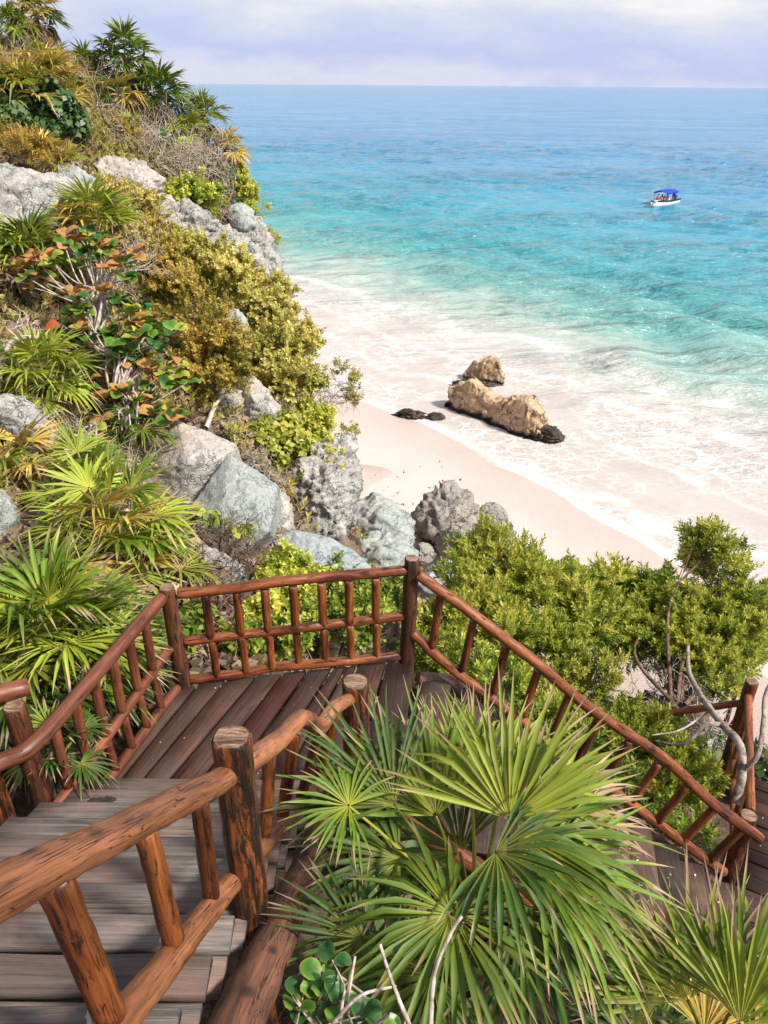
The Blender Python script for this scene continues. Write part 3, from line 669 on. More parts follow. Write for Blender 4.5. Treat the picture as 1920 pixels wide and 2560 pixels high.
_ico = {}
def ico(sub):
    if sub not in _ico:
        bm = bmesh.new(); bmesh.ops.create_icosphere(bm, subdivisions=sub, radius=1.0)
        bm.verts.ensure_lookup_table()
        _ico[sub] = (np.array([v.co[:] for v in bm.verts]), np.array([[v.index for v in f.verts] for f in bm.faces])); bm.free()
    return _ico[sub]
RX, RY, RZ = np.array([1.0, 0, 0]), np.array([0, CP, -SP]), np.array([0, SP, CP])   # right, away, up
def rock(name, label, center, size, mat, seed, cuts=5, rough=0.10, pit=0.03, tilt=0.0, sub=5, fn=None, freq=1.0, cat='boulder', group=None, parent=None, yaw=0.0, hr=(0.50, 0.80), crkd=.07):
    """size: half extents right / away / up; planes are knocked off a sphere, then weathered."""
    V, F = ico(sub); V = V.copy(); r = np.random.default_rng(seed)
    for k in range(cuts):
        n_ = unit(r.normal(size=3) * np.array([1, 1, 0.8])); h = r.uniform(*hr)
        d = V @ n_; V = np.where((d > h)[:, None], V - n_ * (d - h)[:, None] * 0.97, V)
    if fn is not None: V = fn(V)
    dirs = V / (np.linalg.norm(V, axis=1)[:, None] + 1e-9)
    q = V * freq + seed * 3.1
    crk = np.abs(vnoise(q * 1.3 + 7)); V = V + dirs * (rough * fbm(q * 1.6, 4) + pit * 1.2 * ridge(q * 5.0, 4) - pit * 2.2 * np.clip(fbm(q * 7, 2), 0, 1) - crkd * np.clip(1 - crk / .06, 0, 1))[:, None]
    c, s = math.cos(tilt), math.sin(tilt)
    V = V * np.asarray(size); V = np.stack([V[:, 0] * c + V[:, 2] * s, V[:, 1], -V[:, 0] * s + V[:, 2] * c], 1)
    me = mesh_np(name, V, [F], [mat], None, True)
    o = obj(name, me, parent, center); o.rotation_euler = (0, 0, yaw)
    if label: tag(o, label, cat, group)
    return o

def hulls(name, label, groups, mat, seed, rough=.03, fine=.012, levels=4, bevel=.04, cat='boulder', flute=None):
    """angular rock: convex blocks from corner points, edges worn, faces broken up by relief"""
    bm = bmesh.new()
    for pts in groups:
        b2 = bmesh.new()
        for p in pts: b2.verts.new(tuple(p))
        r_ = bmesh.ops.convex_hull(b2, input=b2.verts)
        bmesh.ops.delete(b2, geom=[v for v in b2.verts if not v.link_faces], context='VERTS')
        bmesh.ops.dissolve_limit(b2, angle_limit=.12, verts=b2.verts, edges=b2.edges)
        bmesh.ops.bevel(b2, geom=list(b2.edges), offset=bevel, segments=1, profile=.6, affect='EDGES', clamp_overlap=True)
        bmesh.ops.triangulate(b2, faces=b2.faces)
        for k in range(levels):
            ml = max(.03, 0) ; es = [e for e in b2.edges if e.calc_length() > fine_len[0]]
            if not es: break
            bmesh.ops.subdivide_edges(b2, edges=es, cuts=1, use_grid_fill=True)
            bmesh.ops.triangulate(b2, faces=[f for f in b2.faces if len(f.verts) > 3])
        bmesh.ops.recalc_face_normals(b2, faces=b2.faces)
        m2 = bpy.data.meshes.new('tmp'); b2.to_mesh(m2); b2.free(); bm.from_mesh(m2); bpy.data.meshes.remove(m2)
    bm.normal_update(); bm.verts.ensure_lookup_table(); bm.verts.index_update()
    V = np.array([v.co[:] for v in bm.verts]); N = np.array([v.normal[:] for v in bm.verts]); F = np.array([[v.index for v in f.verts] for f in bm.faces]); bm.free()
    ext = np.ptp(V, axis=0).max(); q = V / ext * 3.0 + seed * 2.7
    d = rough * fbm(q * 1.5, 4) + fine * ridge(q * 5, 4) - fine * 1.6 * np.clip(fbm(q * 9, 2), 0, 1) - rough * 1.2 * np.clip(1 - np.abs(vnoise(q * 1.2 + 3)) / .05, 0, 1)
    if flute is not None: d = d + flute * ridge(np.stack([V[:, 0] / ext * 16, V[:, 1] / ext * 16, V[:, 2] / ext * 2.2], 1) + seed, 3)
    V = V + N * (d * ext)[:, None]; o_ = V.mean(0)
    return tag(obj(name, mesh_np(name, V - o_, [F], [mat], None, False), None, o_), label, cat)
fine_len = [.05]; SLABS = []
def slab(name, label, outline, d, thick, mat, seed, ridge_pts=(), **kw):
    """outline of the visible face, with how much farther (or nearer) than d each corner stands"""
    d *= .95; thick *= 1.25
    SLABS.append(np.array([(x, y) for x, y, _ in outline], float))
    P = [W(x, y, d + dd) for x, y, dd in outline] + [W(x, y, d + dd) for x, y, dd in ridge_pts]
    c = np.mean(P[:len(outline)], axis=0)
    back = [c + (p - c) * .82 + RY * thick - np.array([0, 0, .15 * thick]) for p in P[:len(outline)]]
    fine_len[0] = max(.04, d * .0055)
    return hulls(name, label, [P + back], mat, seed, **kw)
# ------------------------------------------------------------------ timber stairs, decks and railings
A3 = lambda *p: np.array(p, float)
# landing: ten boards, running obliquely towards the stairs
land = thing('landing_deck', 'dark plank landing between the back railing and the descending stair', 'deck')
far_ = [(-1.74, 4.73), (-1.52, 4.79), (-1.29, 4.87), (-1.05, 4.91), (-.84, 4.95), (-.63, 4.99), (-.43, 5.02), (-.31, 5.04), (-.22, 5.06), (.03, 5.10), (.28, 5.14)]
near_ = [(-2.06, 3.70), (-1.90, 3.66), (-1.77, 3.62), (-1.60, 3.60), (-1.38, 3.56), (-1.18, 3.54), (-.98, 3.5), (-.80, 3.5), (-.65, 3.5), (-.27, 3.5), (.10, 3.5)]
ZL = -4.3
for i in range(10):
    f0, f1, n0, n1 = [np.array(q) for q in (far_[i], far_[i + 1], near_[i], near_[i + 1])]
    g = 0.013
    f0, f1 = f0 + unit(f1 - f0) * g, f1 - unit(f1 - f0) * g; n0, n1 = n0 + unit(n1 - n0) * g, n1 - unit(n1 - n0) * g
    plank('plank', [A3(*f0, ZL), A3(*f1, ZL), A3(*n1, ZL), A3(*n0, ZL)], 0.045, M['deck_red'] if i == 4 else M['deck'], land, label='newer reddish plank' if i == 4 else None)
log('joist', [A3(-1.9, 4.6, ZL - .12), A3(.2, 4.95, ZL - .12)], .07, M['log_rough'], land)
log('joist', [A3(-2.05, 3.75, ZL - .12), A3(.1, 3.75, ZL - .12)], .07, M['log_rough'], land)

# upper stair: each step is two boards
st1 = thing('upper_stair', 'weathered grey wooden steps coming down to the landing', 'stair')
for i in range(13):
    z = -4.1 + 0.2 * i; y1 = 3.66 - 0.27 * i
    xl = -2.02 + (0.06 if i == 0 else 0) - 0.012 * i; xr = -0.46 - 0.012 * i
    j = rng.uniform(-.02, .02, 2)
    cut = 0.05
    plank('tread', [A3(xl + j[0] + cut, y1, z), A3(xl + j[0], y1 - .135, z), A3(xr, y1 - .135, z), A3(xr, y1, z)][0:4], 0.04, M['tread'], st1, 0.004)
    plank('tread', [A3(xl + j[1], y1 - .150, z - .004), A3(xl + j[1], y1 - .285, z - .004), A3(xr, y1 - .285, z - .004), A3(xr, y1 - .150, z - .004)], 0.04, M['tread'], st1, 0.004)
log('stringer', [A3(-.34, 4.0, -4.62), A3(-.40, 2.4, -3.42), A3(-.46, 1.2, -2.5), A3(-.5, .2, -1.8)], (.075, .090), M['log_rough'], st1, 16, 0.10)
log('stringer', [A3(-1.9, 3.75, -4.45), A3(-1.95, 2.0, -3.2), A3(-2.05, .3, -1.95)], .08, M['log_rough'], st1)

def railing(name, label, group=None): return thing(name, label, 'railing', group)
# right-hand rail of the upper stair
r1 = railing('stair_railing', 'thick tan log railing with bark-flecked posts beside the upper stair')
log('post', [A3(-.525, 1.95, -1.98), A3(-.53, 1.95, -3.0), A3(-.54, 1.94, -5.2)], (.066, .082), M['log_bark'], r1, 20, 0.10, 0.05)
log('post', [A3(-.17, 3.66, -3.24), A3(-.17, 3.66, -5.2)], (.083, .088), M['log_bark'], r1, 20, 0.06, 0.06)
TR0, TR1 = A3(-.70, .70, -1.13), A3(-.555, 1.88, -2.10)
log('top_rail', [A3(-.80, -.1, -.55), TR0, A3(-.645, 1.2, -1.55), A3(-.60, 1.55, -1.84), A3(-.565, 1.80, -2.05), A3(-.54, 1.93, -2.14)], (.049, .044), M['log_tan'], r1, 20, 0.07, 0.035)
log('top_rail', [A3(-.50, 2.0, -2.16), A3(-.455, 2.4, -2.47), A3(-.385, 2.72, -2.64), A3(-.33, 2.95, -2.92), A3(-.27, 3.15, -2.99), A3(-.24, 3.45, -3.22), A3(-.2, 3.6, -3.33)], (.045, .038), M['log_tan'], r1, 18, 0.12, 0.03, label='crooked top rail')
log('bottom_rail', [A3(-.68, .55, -1.63), A3(-.63, 1.2, -2.15), A3(-.58, 1.9, -2.70), A3(-.50, 2.6, -3.24), A3(-.36, 3.6, -4.02)], (.046, .040), M['log_tan'], r1, 18, 0.08, 0.04)
def between(pa, pb, y):
    t = (y - pa[1]) / (pb[1] - pa[1]); return pa + (pb - pa) * t
for y, rr_ in ((.62, .040), (1.0, .039), (1.36, .033), (1.68, .031), (2.32, .030), (2.62, .032), (2.95, .03), (3.3, .03)):
    tx = np.interp(y, [.7, 1.2, 1.8, 2.4, 2.72, 2.95, 3.45], [-.70, -.645, -.56, -.455, -.385, -.33, -.24])
    tz = np.interp(y, [.55, .7, 1.2, 1.55, 1.8, 2.4, 2.72, 2.95, 3.15, 3.45], [-1.02, -1.13, -1.52, -1.85, -1.99, -2.47, -2.64, -2.92, -2.99, -3.22])
    bx = np.interp(y, [.55, 1.2, 1.9, 2.6, 3.6], [-.68, -.63, -.58, -.5, -.36]); bz = np.interp(y, [.55, 1.2, 1.9, 2.6, 3.6], [-1.63, -2.15, -2.70, -3.24, -4.02])
    log('baluster', [A3(tx, y, tz - .045), A3(bx, y + .02, bz + .04)], (rr_ * .96, rr_), M['log_fleck'], r1, 16, 0.07)
fm_ = plain('white_filler', (0.42, 0.37, 0.33), 0.9)
for y, sx in ((.98, 1.0), (1.36, .8)):
    bx = np.interp(y, [.55, 1.2, 1.9], [-.68, -.63, -.58]); bz = np.interp(y, [.55, 1.2, 1.9], [-1.63, -2.15, -2.70])
    rock('filler_blob', None, (bx - .035 * sx + (.07 if y == 1.15 else 0), y + .035, bz + .035 - (.06 if y == 1.15 else 0)), (.018 * sx, .035 * sx, .008), fm_, int(y * 100), 2, 0.3, 0.05, sub=3, parent=r1)

# railing along the left edge of the landing
r2 = railing('landing_railing', 'smooth red-brown log railing along the palm side of the landing')
PLt, PLb = A3(-1.64, 4.80, -3.33), A3(-1.62, 4.80, -4.9)
log('post', [PLt, PLb], (.060, .068), M['log_dark'], r2, 16)
E2 = A3(-2.03, 3.29, -3.39)
log('top_rail', [A3(-2.32, 3.02, -3.40), A3(-2.17, 3.15, -3.40), E2, A3(-1.86, 3.95, -3.385), A3(-1.66, 4.72, -3.375)], (.052, .048), M['log_smooth'], r2, 16, 0.04)
log('middle_rail', [A3(-2.02, 3.25, -3.93), A3(-1.66, 4.70, -3.84)], (.040, .036), M['log_smooth'], r2, 14, 0.04)
log('bottom_rail', [A3(-1.93, 3.66, -4.24), A3(-1.64, 4.68, -4.22)], (.042, .038), M['log_smooth'], r2, 14, 0.04)
for k in range(6):
    t = 0.10 + k * 0.145
    tp = A3(-2.03, 3.29, -3.42) * (1 - t) + A3(-1.66, 4.72, -3.40) * t; md = A3(-2.02, 3.25, -3.90) * (1 - t) + A3(-1.66, 4.70, -3.82) * t; bt = A3(-2.02, 3.3, -4.24) * (1 - t) + A3(-1.64, 4.68, -4.2) * t
    log('baluster', [tp, md], .034, M['log_smooth'], r2, 12, 0.05)
    log('baluster', [md - A3(0, 0, .05), bt - (A3(0, 0, .25) if k < 2 else 0)], .032, M['log_smooth'], r2, 12, 0.05)
# railing behind the landing
r3 = railing('landing_railing', 'log railing across the back of the landing, facing the sea')
PC = A3(.225, 5.14, -3.27)
log('post', [PC, A3(.19, 5.12, -4.9)], (.060, .068), M['log_dark'], r3, 18, 0.06)
for nm, za, zb, rad, wd in (('top_rail', -3.40, -3.38, .042, .022), ('middle_rail', -3.86, -3.83, .040, .03), ('bottom_rail', -4.25, -4.24, .040, .025)):
    log(nm, [A3(-1.57, 4.81, za), A3(-.7, 4.97, (za + zb) / 2 + .01), A3(.18, 5.13, zb)], rad, M['log'], r3, 14, 0.11, wander=wd)
for k in range(7):
    t = 0.13 + k * 0.122 + rng.uniform(-.008, .008)
    p = A3(-1.6, 4.80, 0) * (1 - t) + A3(.2, 5.13, 0) * t
    log('baluster', [p + A3(0, 0, -3.43), p + A3(.0, 0, -3.84)], .035, M['log'], r3, 12, 0.06)
    log('baluster', [p + A3(.005, 0, -3.87), p + A3(.01, 0, -4.24)], .032, M['log'], r3, 12, 0.06)
# railing of the second flight
DIR = unit(A3(3.1, -.50, 0)); SIDE = A3(-DIR[1], DIR[0], 0)
r4 = railing('stair_railing', 'long straight log railing descending from the corner post to the lower deck')
R4a, R4b = A3(.27, 5.10, -3.40), A3(3.40, 4.62, -5.90)
log('top_rail', [R4a, R4b], (.045, .049), M['log'], r4, 16, 0.10, wander=.06)
B4a, B4b = A3(.24, 5.10, -3.98), A3(3.2, 4.64, -6.40)
log('bottom_rail', [B4a, A3(.75, 5.03, -4.46), B4b], (.042, .046), M['log'], r4, 14, 0.06, wander=.02)
for k in range(11):
    t = 0.06 + k * 0.0885
    a = R4a + (R4b - R4a) * t; b = B4a + (B4b - B4a) * np.clip(t + 0.0, 0, 1)
    log('baluster', [a - A3(0, 0, .03), b + A3(.0, 0, .02) + rng.uniform(-.01, .01, 3)], rng.uniform(.031, .041), M['log'] if k % 2 else M['log_fleck'], r4, 12, 0.06)
log('post', [A3(3.30, 4.73, -5.72), A3(3.27, 4.70, -7.6)], (.080, .085), M['log_bark'], r4, 18, 0.06)
# second flight
st2 = thing('lower_stair', 'brown plank steps descending behind the fan palm to the lower deck', 'stair')
for i in range(11):
    z = ZL - .2 - .2 * i
    o0 = A3(.33, 5.06, z) + DIR * .27 * i; w_ = 1.30
    j = rng.uniform(-.03, .03)
    a = o0 + SIDE * (.02 + j); d = o0 - SIDE * (w_ + j)
    plank('tread', [a, a + DIR * .255, d + DIR * .255, d], .042, M['tread_low'], st2, 0.004)
log('stringer', [A3(.3, 5.13, -4.50), A3(.62, 5.20, -4.62), A3(.95, 5.08, -4.95), A3(1.6, 4.98, -5.45), A3(2.4, 4.84, -6.05), A3(3.2, 4.72, -6.65)], (.06, .075), M['twig_dark'], st2, 14, 0.18, label='curved bark-covered stringer')
log('stringer', [A3(.1, 3.72, -4.55), A3(1.6, 3.52, -5.62), A3(3.0, 3.3, -6.65)], .06, M['log'], st2, 14, 0.07)
# lower deck
ZD = -6.6
low = thing('lower_deck', 'dark plank walkway at the foot of the stairs, lower right corner', 'deck')
pd = unit(A3(1.0, -.55, 0)); pn = A3(-pd[1], pd[0], 0)
for k in range(26):
    c = A3(3.30, 4.60, ZD) + pn * (.165 * (k - 12))
    t0 = (3.27 + 0.145 * (k - 12) * (1 if k > 12 else 0.05) - c[0]) / pd[0]
    if k > 12: t0 = (3.34 + max(0, (c[1] - 4.6)) * .42 - c[0]) / pd[0]
    else: t0 = (3.05 - c[0]) / pd[0]
    a, d = c + pd * t0, c + pd * (t0 + 2.6)
    if k > 21: continue
    plank('plank', [a - pn * .078, a + pn * .078, d + pn * .078, d - pn * .078], .045, M['deck'], low)
log('edge_log', [A3(3.0, 4.62, ZD - .06), A3(3.2, 4.7, ZD - .06)], .06, M['log_rough'], low)
r5 = railing('deck_railing', 'log railing along the lower deck, partly behind the gnarled tree trunk')
D0, D1 = A3(3.38, 4.84, -5.80), A3(3.98, 6.35, -5.80)
log('top_rail', [D0, D1], .042, M['log'], r5, 14, 0.06)
log('bottom_rail', [D0 - A3(0, 0, .7), D1 - A3(0, 0, .7)], .035, M['log'], r5, 12)
log('post', [D1 + A3(.04, .08, .15), D1 + A3(.04, .08, -1.6)], .07, M['log_fleck'], r5, 16)
for k in range(5):
    p = D0 + (D1 - D0) * (.12 + .18 * k)
    log('baluster', [p - A3(0, 0, .03), p - A3(0, 0, .72)], .03, M['log'], r5, 12)
# third flight, glimpsed through the shrubs
st3 = thing('beach_stair', 'dark plank steps half hidden beneath the shrub tree, leading to the beach', 'stair')
d3 = unit(A3(-.88, .48, 0)); s3 = A3(-d3[1], d3[0], 0)
for i in range(7):
    o0 = A3(3.75, 6.55, ZD - .2 * (i + 1)) + d3 * .29 * i
    plank('tread', [o0, o0 + d3 * .27, o0 + d3 * .27 - s3 * 1.2, o0 - s3 * 1.2], .042, M['tread_low'], st3)
r6 = railing('stair_railing', 'short log handrail of the beach steps seen through twigs')
log('top_rail', [A3(3.98, 6.42, -5.95), A3(3.98, 6.42, -5.95) + d3 * 1.6 - A3(0, 0, 1.1)], .04, M['log'], r6, 12)
log('post', [A3(3.98, 6.42, -5.9) + d3 * 1.5 - A3(0, 0, 1.0), A3(3.98, 6.42, -5.9) + d3 * 1.5 - A3(0, 0, 2.2)], .06, M['log_fleck'], r6, 12)
# upper left rail end with its two posts
r7 = railing('stair_railing', 'end of a log rail on dark posts at the left edge of the picture')
log('top_rail', [A3(-2.10, 3.47, -3.13), A3(-2.5, 3.2, -3.05), A3(-3.4, 2.6, -2.7)], .055, M['log_smooth'], r7, 14)
log('post', [A3(-2.14, 3.34, -3.16), A3(-2.12, 3.34, -5.0)], .066, M['log_dark'], r7, 16)
log('post', [A3(-2.34, 3.22, -3.0), A3(-2.34, 3.22, -4.9)], .075, M['log_bark'], r7, 16)
# fallen petals on the decks
def flecks(name, label, poly_fn, n_, size, mat):
    V, F = [], []
    for k in range(n_):
        p = poly_fn(); a = rng.uniform(0, 6.28); s = size * rng.uniform(.5, 1.4)
        u = A3(math.cos(a), math.sin(a), 0) * s; v = A3(-math.sin(a), math.cos(a), 0) * s * rng.uniform(.3, .6)
        b0 = len(V); V += [p - u, p - v + A3(0, 0, s * .3), p + u + A3(0, 0, s * .2), p + v]; F.append([b0, b0 + 1, b0 + 2, b0 + 3])
    o = obj(name, mesh_np(name, np.array(V), [np.array(F)], [mat], {'r': np.repeat(rng.random(n_), 4)}, False))
    return tag(o, label, 'petals', None, 'stuff')
petal = leaf_mat('fallen_petal', [(0, (0.5, 0.42, 0.32)), (0.5, (0.75, 0.70, 0.62)), (1, (0.8, 0.78, 0.74))], transl=0.1)
def on_land():
    t, q = rng.random(), rng.random(); f = A3(-1.7 + 1.95 * t, 4.75 + .38 * t, 0); n_ = A3(-2.0 + 2.1 * t, 3.75, 0)
    p = f + (n_ - f) * q; p[2] = ZL + .010; return p
flecks('fallen_petals', 'small pale petals scattered over the landing planks', on_land, 30, .007, petal)
def on_low():
    p = A3(3.5 + rng.random() * 1.6, 2.6 + rng.random() * 4, ZD + .012); return p
flecks('fallen_petals', 'pale petals scattered over the lower deck planks', on_low, 90, .012, petal)
def on_st2():
    i = rng.integers(3, 11); return A3(.33, 5.06, ZL - .2 - .2 * i + .01) + DIR * (.27 * i + .25 * rng.random()) - SIDE * rng.random() * 1.2
flecks('fallen_petals', 'pale petals scattered over the descending steps', on_st2, 60, .011, petal)
# ------------------------------------------------------------------ boulders and cliff rock
def RK(name, label, px, py, d, wpx, hpx, mat, seed, depth=1.0, **kw):
    """a rock seen at that place: half width and half height given as seen, at its own distance"""
    c = W(px, py, d); k = d / FPX
    return rock(name, label, c, (wpx * k * 1.22, (wpx + hpx) * 0.58 * k * depth, hpx * k * 1.28), mat, seed, **kw)
RK('limestone_block', 'whitish block at the top of the slope under the dead twigs', 320, 460, 17.5, 75, 52, M['rock_pink'], 11, cuts=7, tilt=.35, cat='rock')
RK('limestone_block', 'small pale block between the golden shrub and the green clump', 408, 535, 18, 34, 36, M['rock_pink'], 12, cuts=7, cat='rock')
RK('limestone_block', 'grey-white pitted block under the round green clump on the cliff', 495, 565, 19, 62, 52, M['rock_white'], 13, cuts=7, pit=.05, cat='rock')
RK('limestone_block', 'cream block wedged between the pale block and the pitted cliff block', 440, 590, 18.6, 42, 34, M['rock_white'], 71, cuts=8, pit=.05, cat='rock')
RK('limestone_block', 'pitted ledge under the upright cliff-edge block', 600, 595, 21, 48, 40, M['rock_white'], 72, cuts=8, pit=.06, cat='rock')
RK('limestone_block', 'jagged foot of the cliff above the outer olive shrub', 668, 735, 21.8, 40, 45, M['rock_grey'], 73, cuts=7, rough=.14, pit=.06, cat='rock')
RK('limestone_block', 'rounded grey shoulder of the outcrop beside the golden shrub', 190, 470, 16.2, 60, 45, M['rock_grey'], 74, cuts=6, tilt=.3, cat='rock')
RK('limestone_block', 'pale rock poking out between the rust and olive shrubs', 592, 838, 15.6, 42, 48, M['rock_grey'], 17, cuts=7, cat='rock')
RK('boulder', 'bluish rounded rock partly behind the corner post', 1100, 1448, 19.5, 70, 36, M['rock_blue'], 44, 0.9, cuts=5, rough=.1)
RK('boulder', 'pale rock at the left edge between two fan palms', 30, 1085, 9.6, 75, 72, M['rock_white'], 46, 0.9, cuts=6, pit=.04)
RK('boulder', 'dark grey rock at the left edge above the lowest palm', -10, 1300, 8.2, 60, 90, M['rock_grey'], 47, 0.9, cuts=6, pit=.04)
RK('boulder', 'pale rock seen through the back railing among dry stems', 545, 1440, 8.9, 62, 70, M['rock_white'], 48, 0.9, cuts=7, pit=.03)
RK('boulder', 'small pink rock under the bent stick above the boulders', 570, 1015, 14.6, 50, 42, M['rock_pink'], 49, 0.9, cuts=8)
RK('boulder', 'pinkish rock beneath the olive shrub', 640, 1010, 15, 62, 55, M['rock_pink'], 50, 0.9, cuts=8)
RK('boulder', 'low pinkish rock joining the wedge boulder and the pitted block', 670, 1300, 13.2, 70, 60, M['rock_pink'], 51, 0.9, cuts=8)
RK('boulder', 'small round stone on the sand near the corner post', 1058, 1385, 20.5, 26, 22, M['rock_beach'], 52, 0.9, cuts=5)

def saddle(V):                                   # tall left end, low saddle, hump at the right
    B_ = np.sign(V) * np.abs(V) ** np.array([.55, .75, .7]); B_ /= np.maximum(1, np.linalg.norm(B_, axis=1) / 1.25)[:, None]
    x = B_[:, 0]; f = np.interp(x, [-1.1, -1, -.86, -.7, -.45, -.2, 0, .15, .4, .65, .85, 1, 1.1], [.7, .92, 1.0, .90, .78, .66, .50, .55, .74, .84, .80, .6, .4])
    W_ = B_.copy(); up_ = B_[:, 2] > 0
    W_[:, 2] = np.where(up_, B_[:, 2] * f, B_[:, 2] * .6); W_[:, 1] *= np.where(up_, 1 - .35 * np.clip(B_[:, 2], 0, 1), 1)
    fl = ridge(np.stack([x * 6 + B_[:, 2] * 1.2, B_[:, 1] * 3, B_[:, 2] * .9], 1), 4)
    W_[:, 1] += np.sign(B_[:, 1]) * (0.10 * fl); W_[:, 2] += .09 * fl * up_; return W_
def flute(V):
    W_ = V.copy(); x = V[:, 0]; f = np.interp(x, [-1, -.4, .2, .6, 1], [.5, .85, 1.2, 1.05, .5]); W_[:, 2] = np.where(V[:, 2] > 0, V[:, 2] * f, V[:, 2] * .7)
    fl = ridge(np.stack([x * 4, V[:, 1] * 4, V[:, 2] * .7], 1), 3); W_[:, :2] += W_[:, :2] * (0.08 * fl)[:, None]; return W_
def onsand(px, py, dz): p = AZ(px, py, ZS); p[2] += dz; return p

slab('boulder', 'large pinkish angular boulder leaning on the slope', [(440, 1050, .4), (590, 1106, .1), (565, 1165, -.05), (455, 1300, .1), (385, 1262, .1), (342, 1180, .3)], 11.5, 1.0, M['rock_pink'], 25, [(470, 1150, -.32), (520, 1130, -.2)], rough=.008, fine=.005, bevel=.02)
slab('boulder', 'large grey-green wedge-shaped boulder in front of the pinkish one', [(572, 1132, .6), (698, 1215, .2), (672, 1330, 0), (590, 1400, 0), (455, 1360, .1), (442, 1310, .25)], 10.7, 1.0, M['rock_grey'], 28, [(560, 1290, -.30), (625, 1250, -.2)], rough=.008, fine=.004, bevel=.02)
slab('limestone_block', 'tall white pitted block standing beside the beach', [(740, 1150, .3), (820, 1110, .4), (880, 1100, .5), (890, 1180, .4), (878, 1290, .2), (850, 1335, 0), (790, 1325, 0), (735, 1285, .1), (728, 1210, .2)], 15.6, 2.0, M['rock_white'], 31, [(800, 1230, -.35)], rough=.03, fine=.022, cat='rock')
slab('boulder', 'smooth blue-grey sloping boulder just behind the back railing', [(672, 1345, .5), (740, 1325, .5), (820, 1345, .4), (880, 1375, .3), (930, 1420, 0), (900, 1450, -.1), (780, 1460, -.2), (690, 1420, 0)], 12.0, 1.3, M['rock_blue'], 33, [(790, 1375, -.1)], rough=.012, fine=.004)
slab('boulder', 'rough grey-green boulder beside the white pitted block', [(880, 1255, .8), (940, 1232, .9), (1000, 1262, .8), (1035, 1300, .4), (1030, 1360, 0), (960, 1340, -.1), (900, 1330, 0), (875, 1300, .3)], 19.6, 1.8, M['rock_grey'], 35, [(960, 1290, -.2)], rough=.03, fine=.016)
slab('boulder', 'grey boulder touching the corner post top, below the rough one', [(880, 1345, .6), (960, 1325, .8), (1035, 1345, .6), (1042, 1400, 0), (1025, 1440, -.2), (940, 1440, -.3), (880, 1415, -.1)], 17.6, 1.6, M['rock_grey'], 36, [(965, 1375, -.4)], rough=.03, fine=.014)
slab('boulder', 'big peaked grey boulder standing on the sand', [(1045, 1285, .5), (1075, 1245, .8), (1130, 1222, 1.0), (1165, 1235, .9), (1200, 1290, .5), (1215, 1345, 0), (1150, 1345, -.3), (1075, 1330, -.3), (1050, 1310, 0)], 26.5, 2.6, M['rock_beach'], 41, [(1120, 1285, -.5), (1160, 1275, -.2)], rough=.045, fine=.012, flute=.022)
slab('boulder', 'small pointed brown boulder at the sea side of the peaked one', [(1200, 1285, .5), (1232, 1262, .7), (1258, 1275, .6), (1278, 1325, 0), (1240, 1350, -.2), (1200, 1340, -.1)], 26.6, 1.3, M['rock_beach'], 42, [(1235, 1305, -.3)], rough=.045, fine=.012, flute=.025)
slab('boulder', 'grey boulder between the peaked one and the green shrub', [(1105, 1340, .4), (1150, 1305, .7), (1195, 1320, .6), (1230, 1370, .1), (1205, 1415, -.3), (1140, 1410, -.3), (1108, 1375, 0)], 24.4, 1.5, M['rock_beach'], 43, [(1160, 1355, -.4)], rough=.04, fine=.012, flute=.02)
slab('limestone_outcrop', 'broad white limestone outcrop at the left edge below the palms', [(-120, 400, 1.0), (20, 408, .8), (110, 440, .7), (190, 455, .6), (228, 490, .3), (215, 560, -.1), (150, 640, -.5), (0, 640, -.6), (-120, 620, -.4)], 14.9, 2.2, M['rock_white'], 3, [(60, 500, -.1), (140, 480, .1)], rough=.018, fine=.008, cat='rock')
slab('limestone_block', 'pale upright block at the top of the cliff edge', [(572, 515, .3), (600, 505, .4), (628, 520, .3), (640, 560, 0), (600, 575, -.1), (570, 560, 0)], 21.6, 1.2, M['rock_grey'], 14, [(602, 535, -.25)], rough=.02, fine=.012, cat='rock')
slab('limestone_cliff', 'steep grey-white limestone cliff face above the water', [(585, 570, .6), (640, 560, .7), (672, 590, .6), (692, 650, .4), (692, 720, .2), (660, 765, 0), (610, 730, -.1), (590, 640, 0)], 21.8, 2.4, M['rock_white'], 15, [(645, 650, -.45), (622, 610, -.2)], rough=.035, fine=.022, cat='rock')
slab('limestone_cliff', 'cracked lower cliff face with hanging roots beside the main cliff', [(505, 565, .5), (560, 570, .5), (610, 590, .4), (620, 650, .1), (590, 690, 0), (530, 670, -.1), (500, 620, 0)], 20.6, 1.6, M['rock_white'], 16, [(560, 625, -.3)], rough=.04, fine=.024, cat='rock')

def sea_block(A, B, prof, wb, wt, nrm):
    P = []
    for s_, h in prof:
        p = A + (B - A) * s_; P += [p + nrm * wb - [0, 0, .5], p - nrm * wb - [0, 0, .5], p + nrm * wt + [0, 0, h], p - nrm * wt + [0, 0, h]]
    return P
A_, B_ = AZ(1118, 1018, ZS), AZ(1338, 1100, ZS); ax_ = unit(B_ - A_); nn_ = np.array([-ax_[1], ax_[0], 0])
A_ = A_ + nn_ * .5; B_ = B_ + nn_ * .5; fine_len[0] = .13
hulls('sea_rock', 'long tan rock with a saddle-shaped top standing in the surf', [sea_block(A_, B_, [(-.02, .8), (.10, 1.35), (.22, 1.7), (.40, 1.2), (.60, .75)], .75, .22, nn_), sea_block(A_, B_, [(.12, .9), (.5, 1.12), (.9, 1.0)], .8, .3, nn_), sea_block(A_, B_, [(.52, .85), (.66, 1.45), (.84, 1.6), (.96, 1.25), (1.02, .3)], .8, .25, nn_)], M['rock_tan'], 61, rough=.020, fine=.010, bevel=.02, cat='rock', flute=.022)
A_, B_ = AZ(1172, 945, ZS), AZ(1252, 958, ZS)
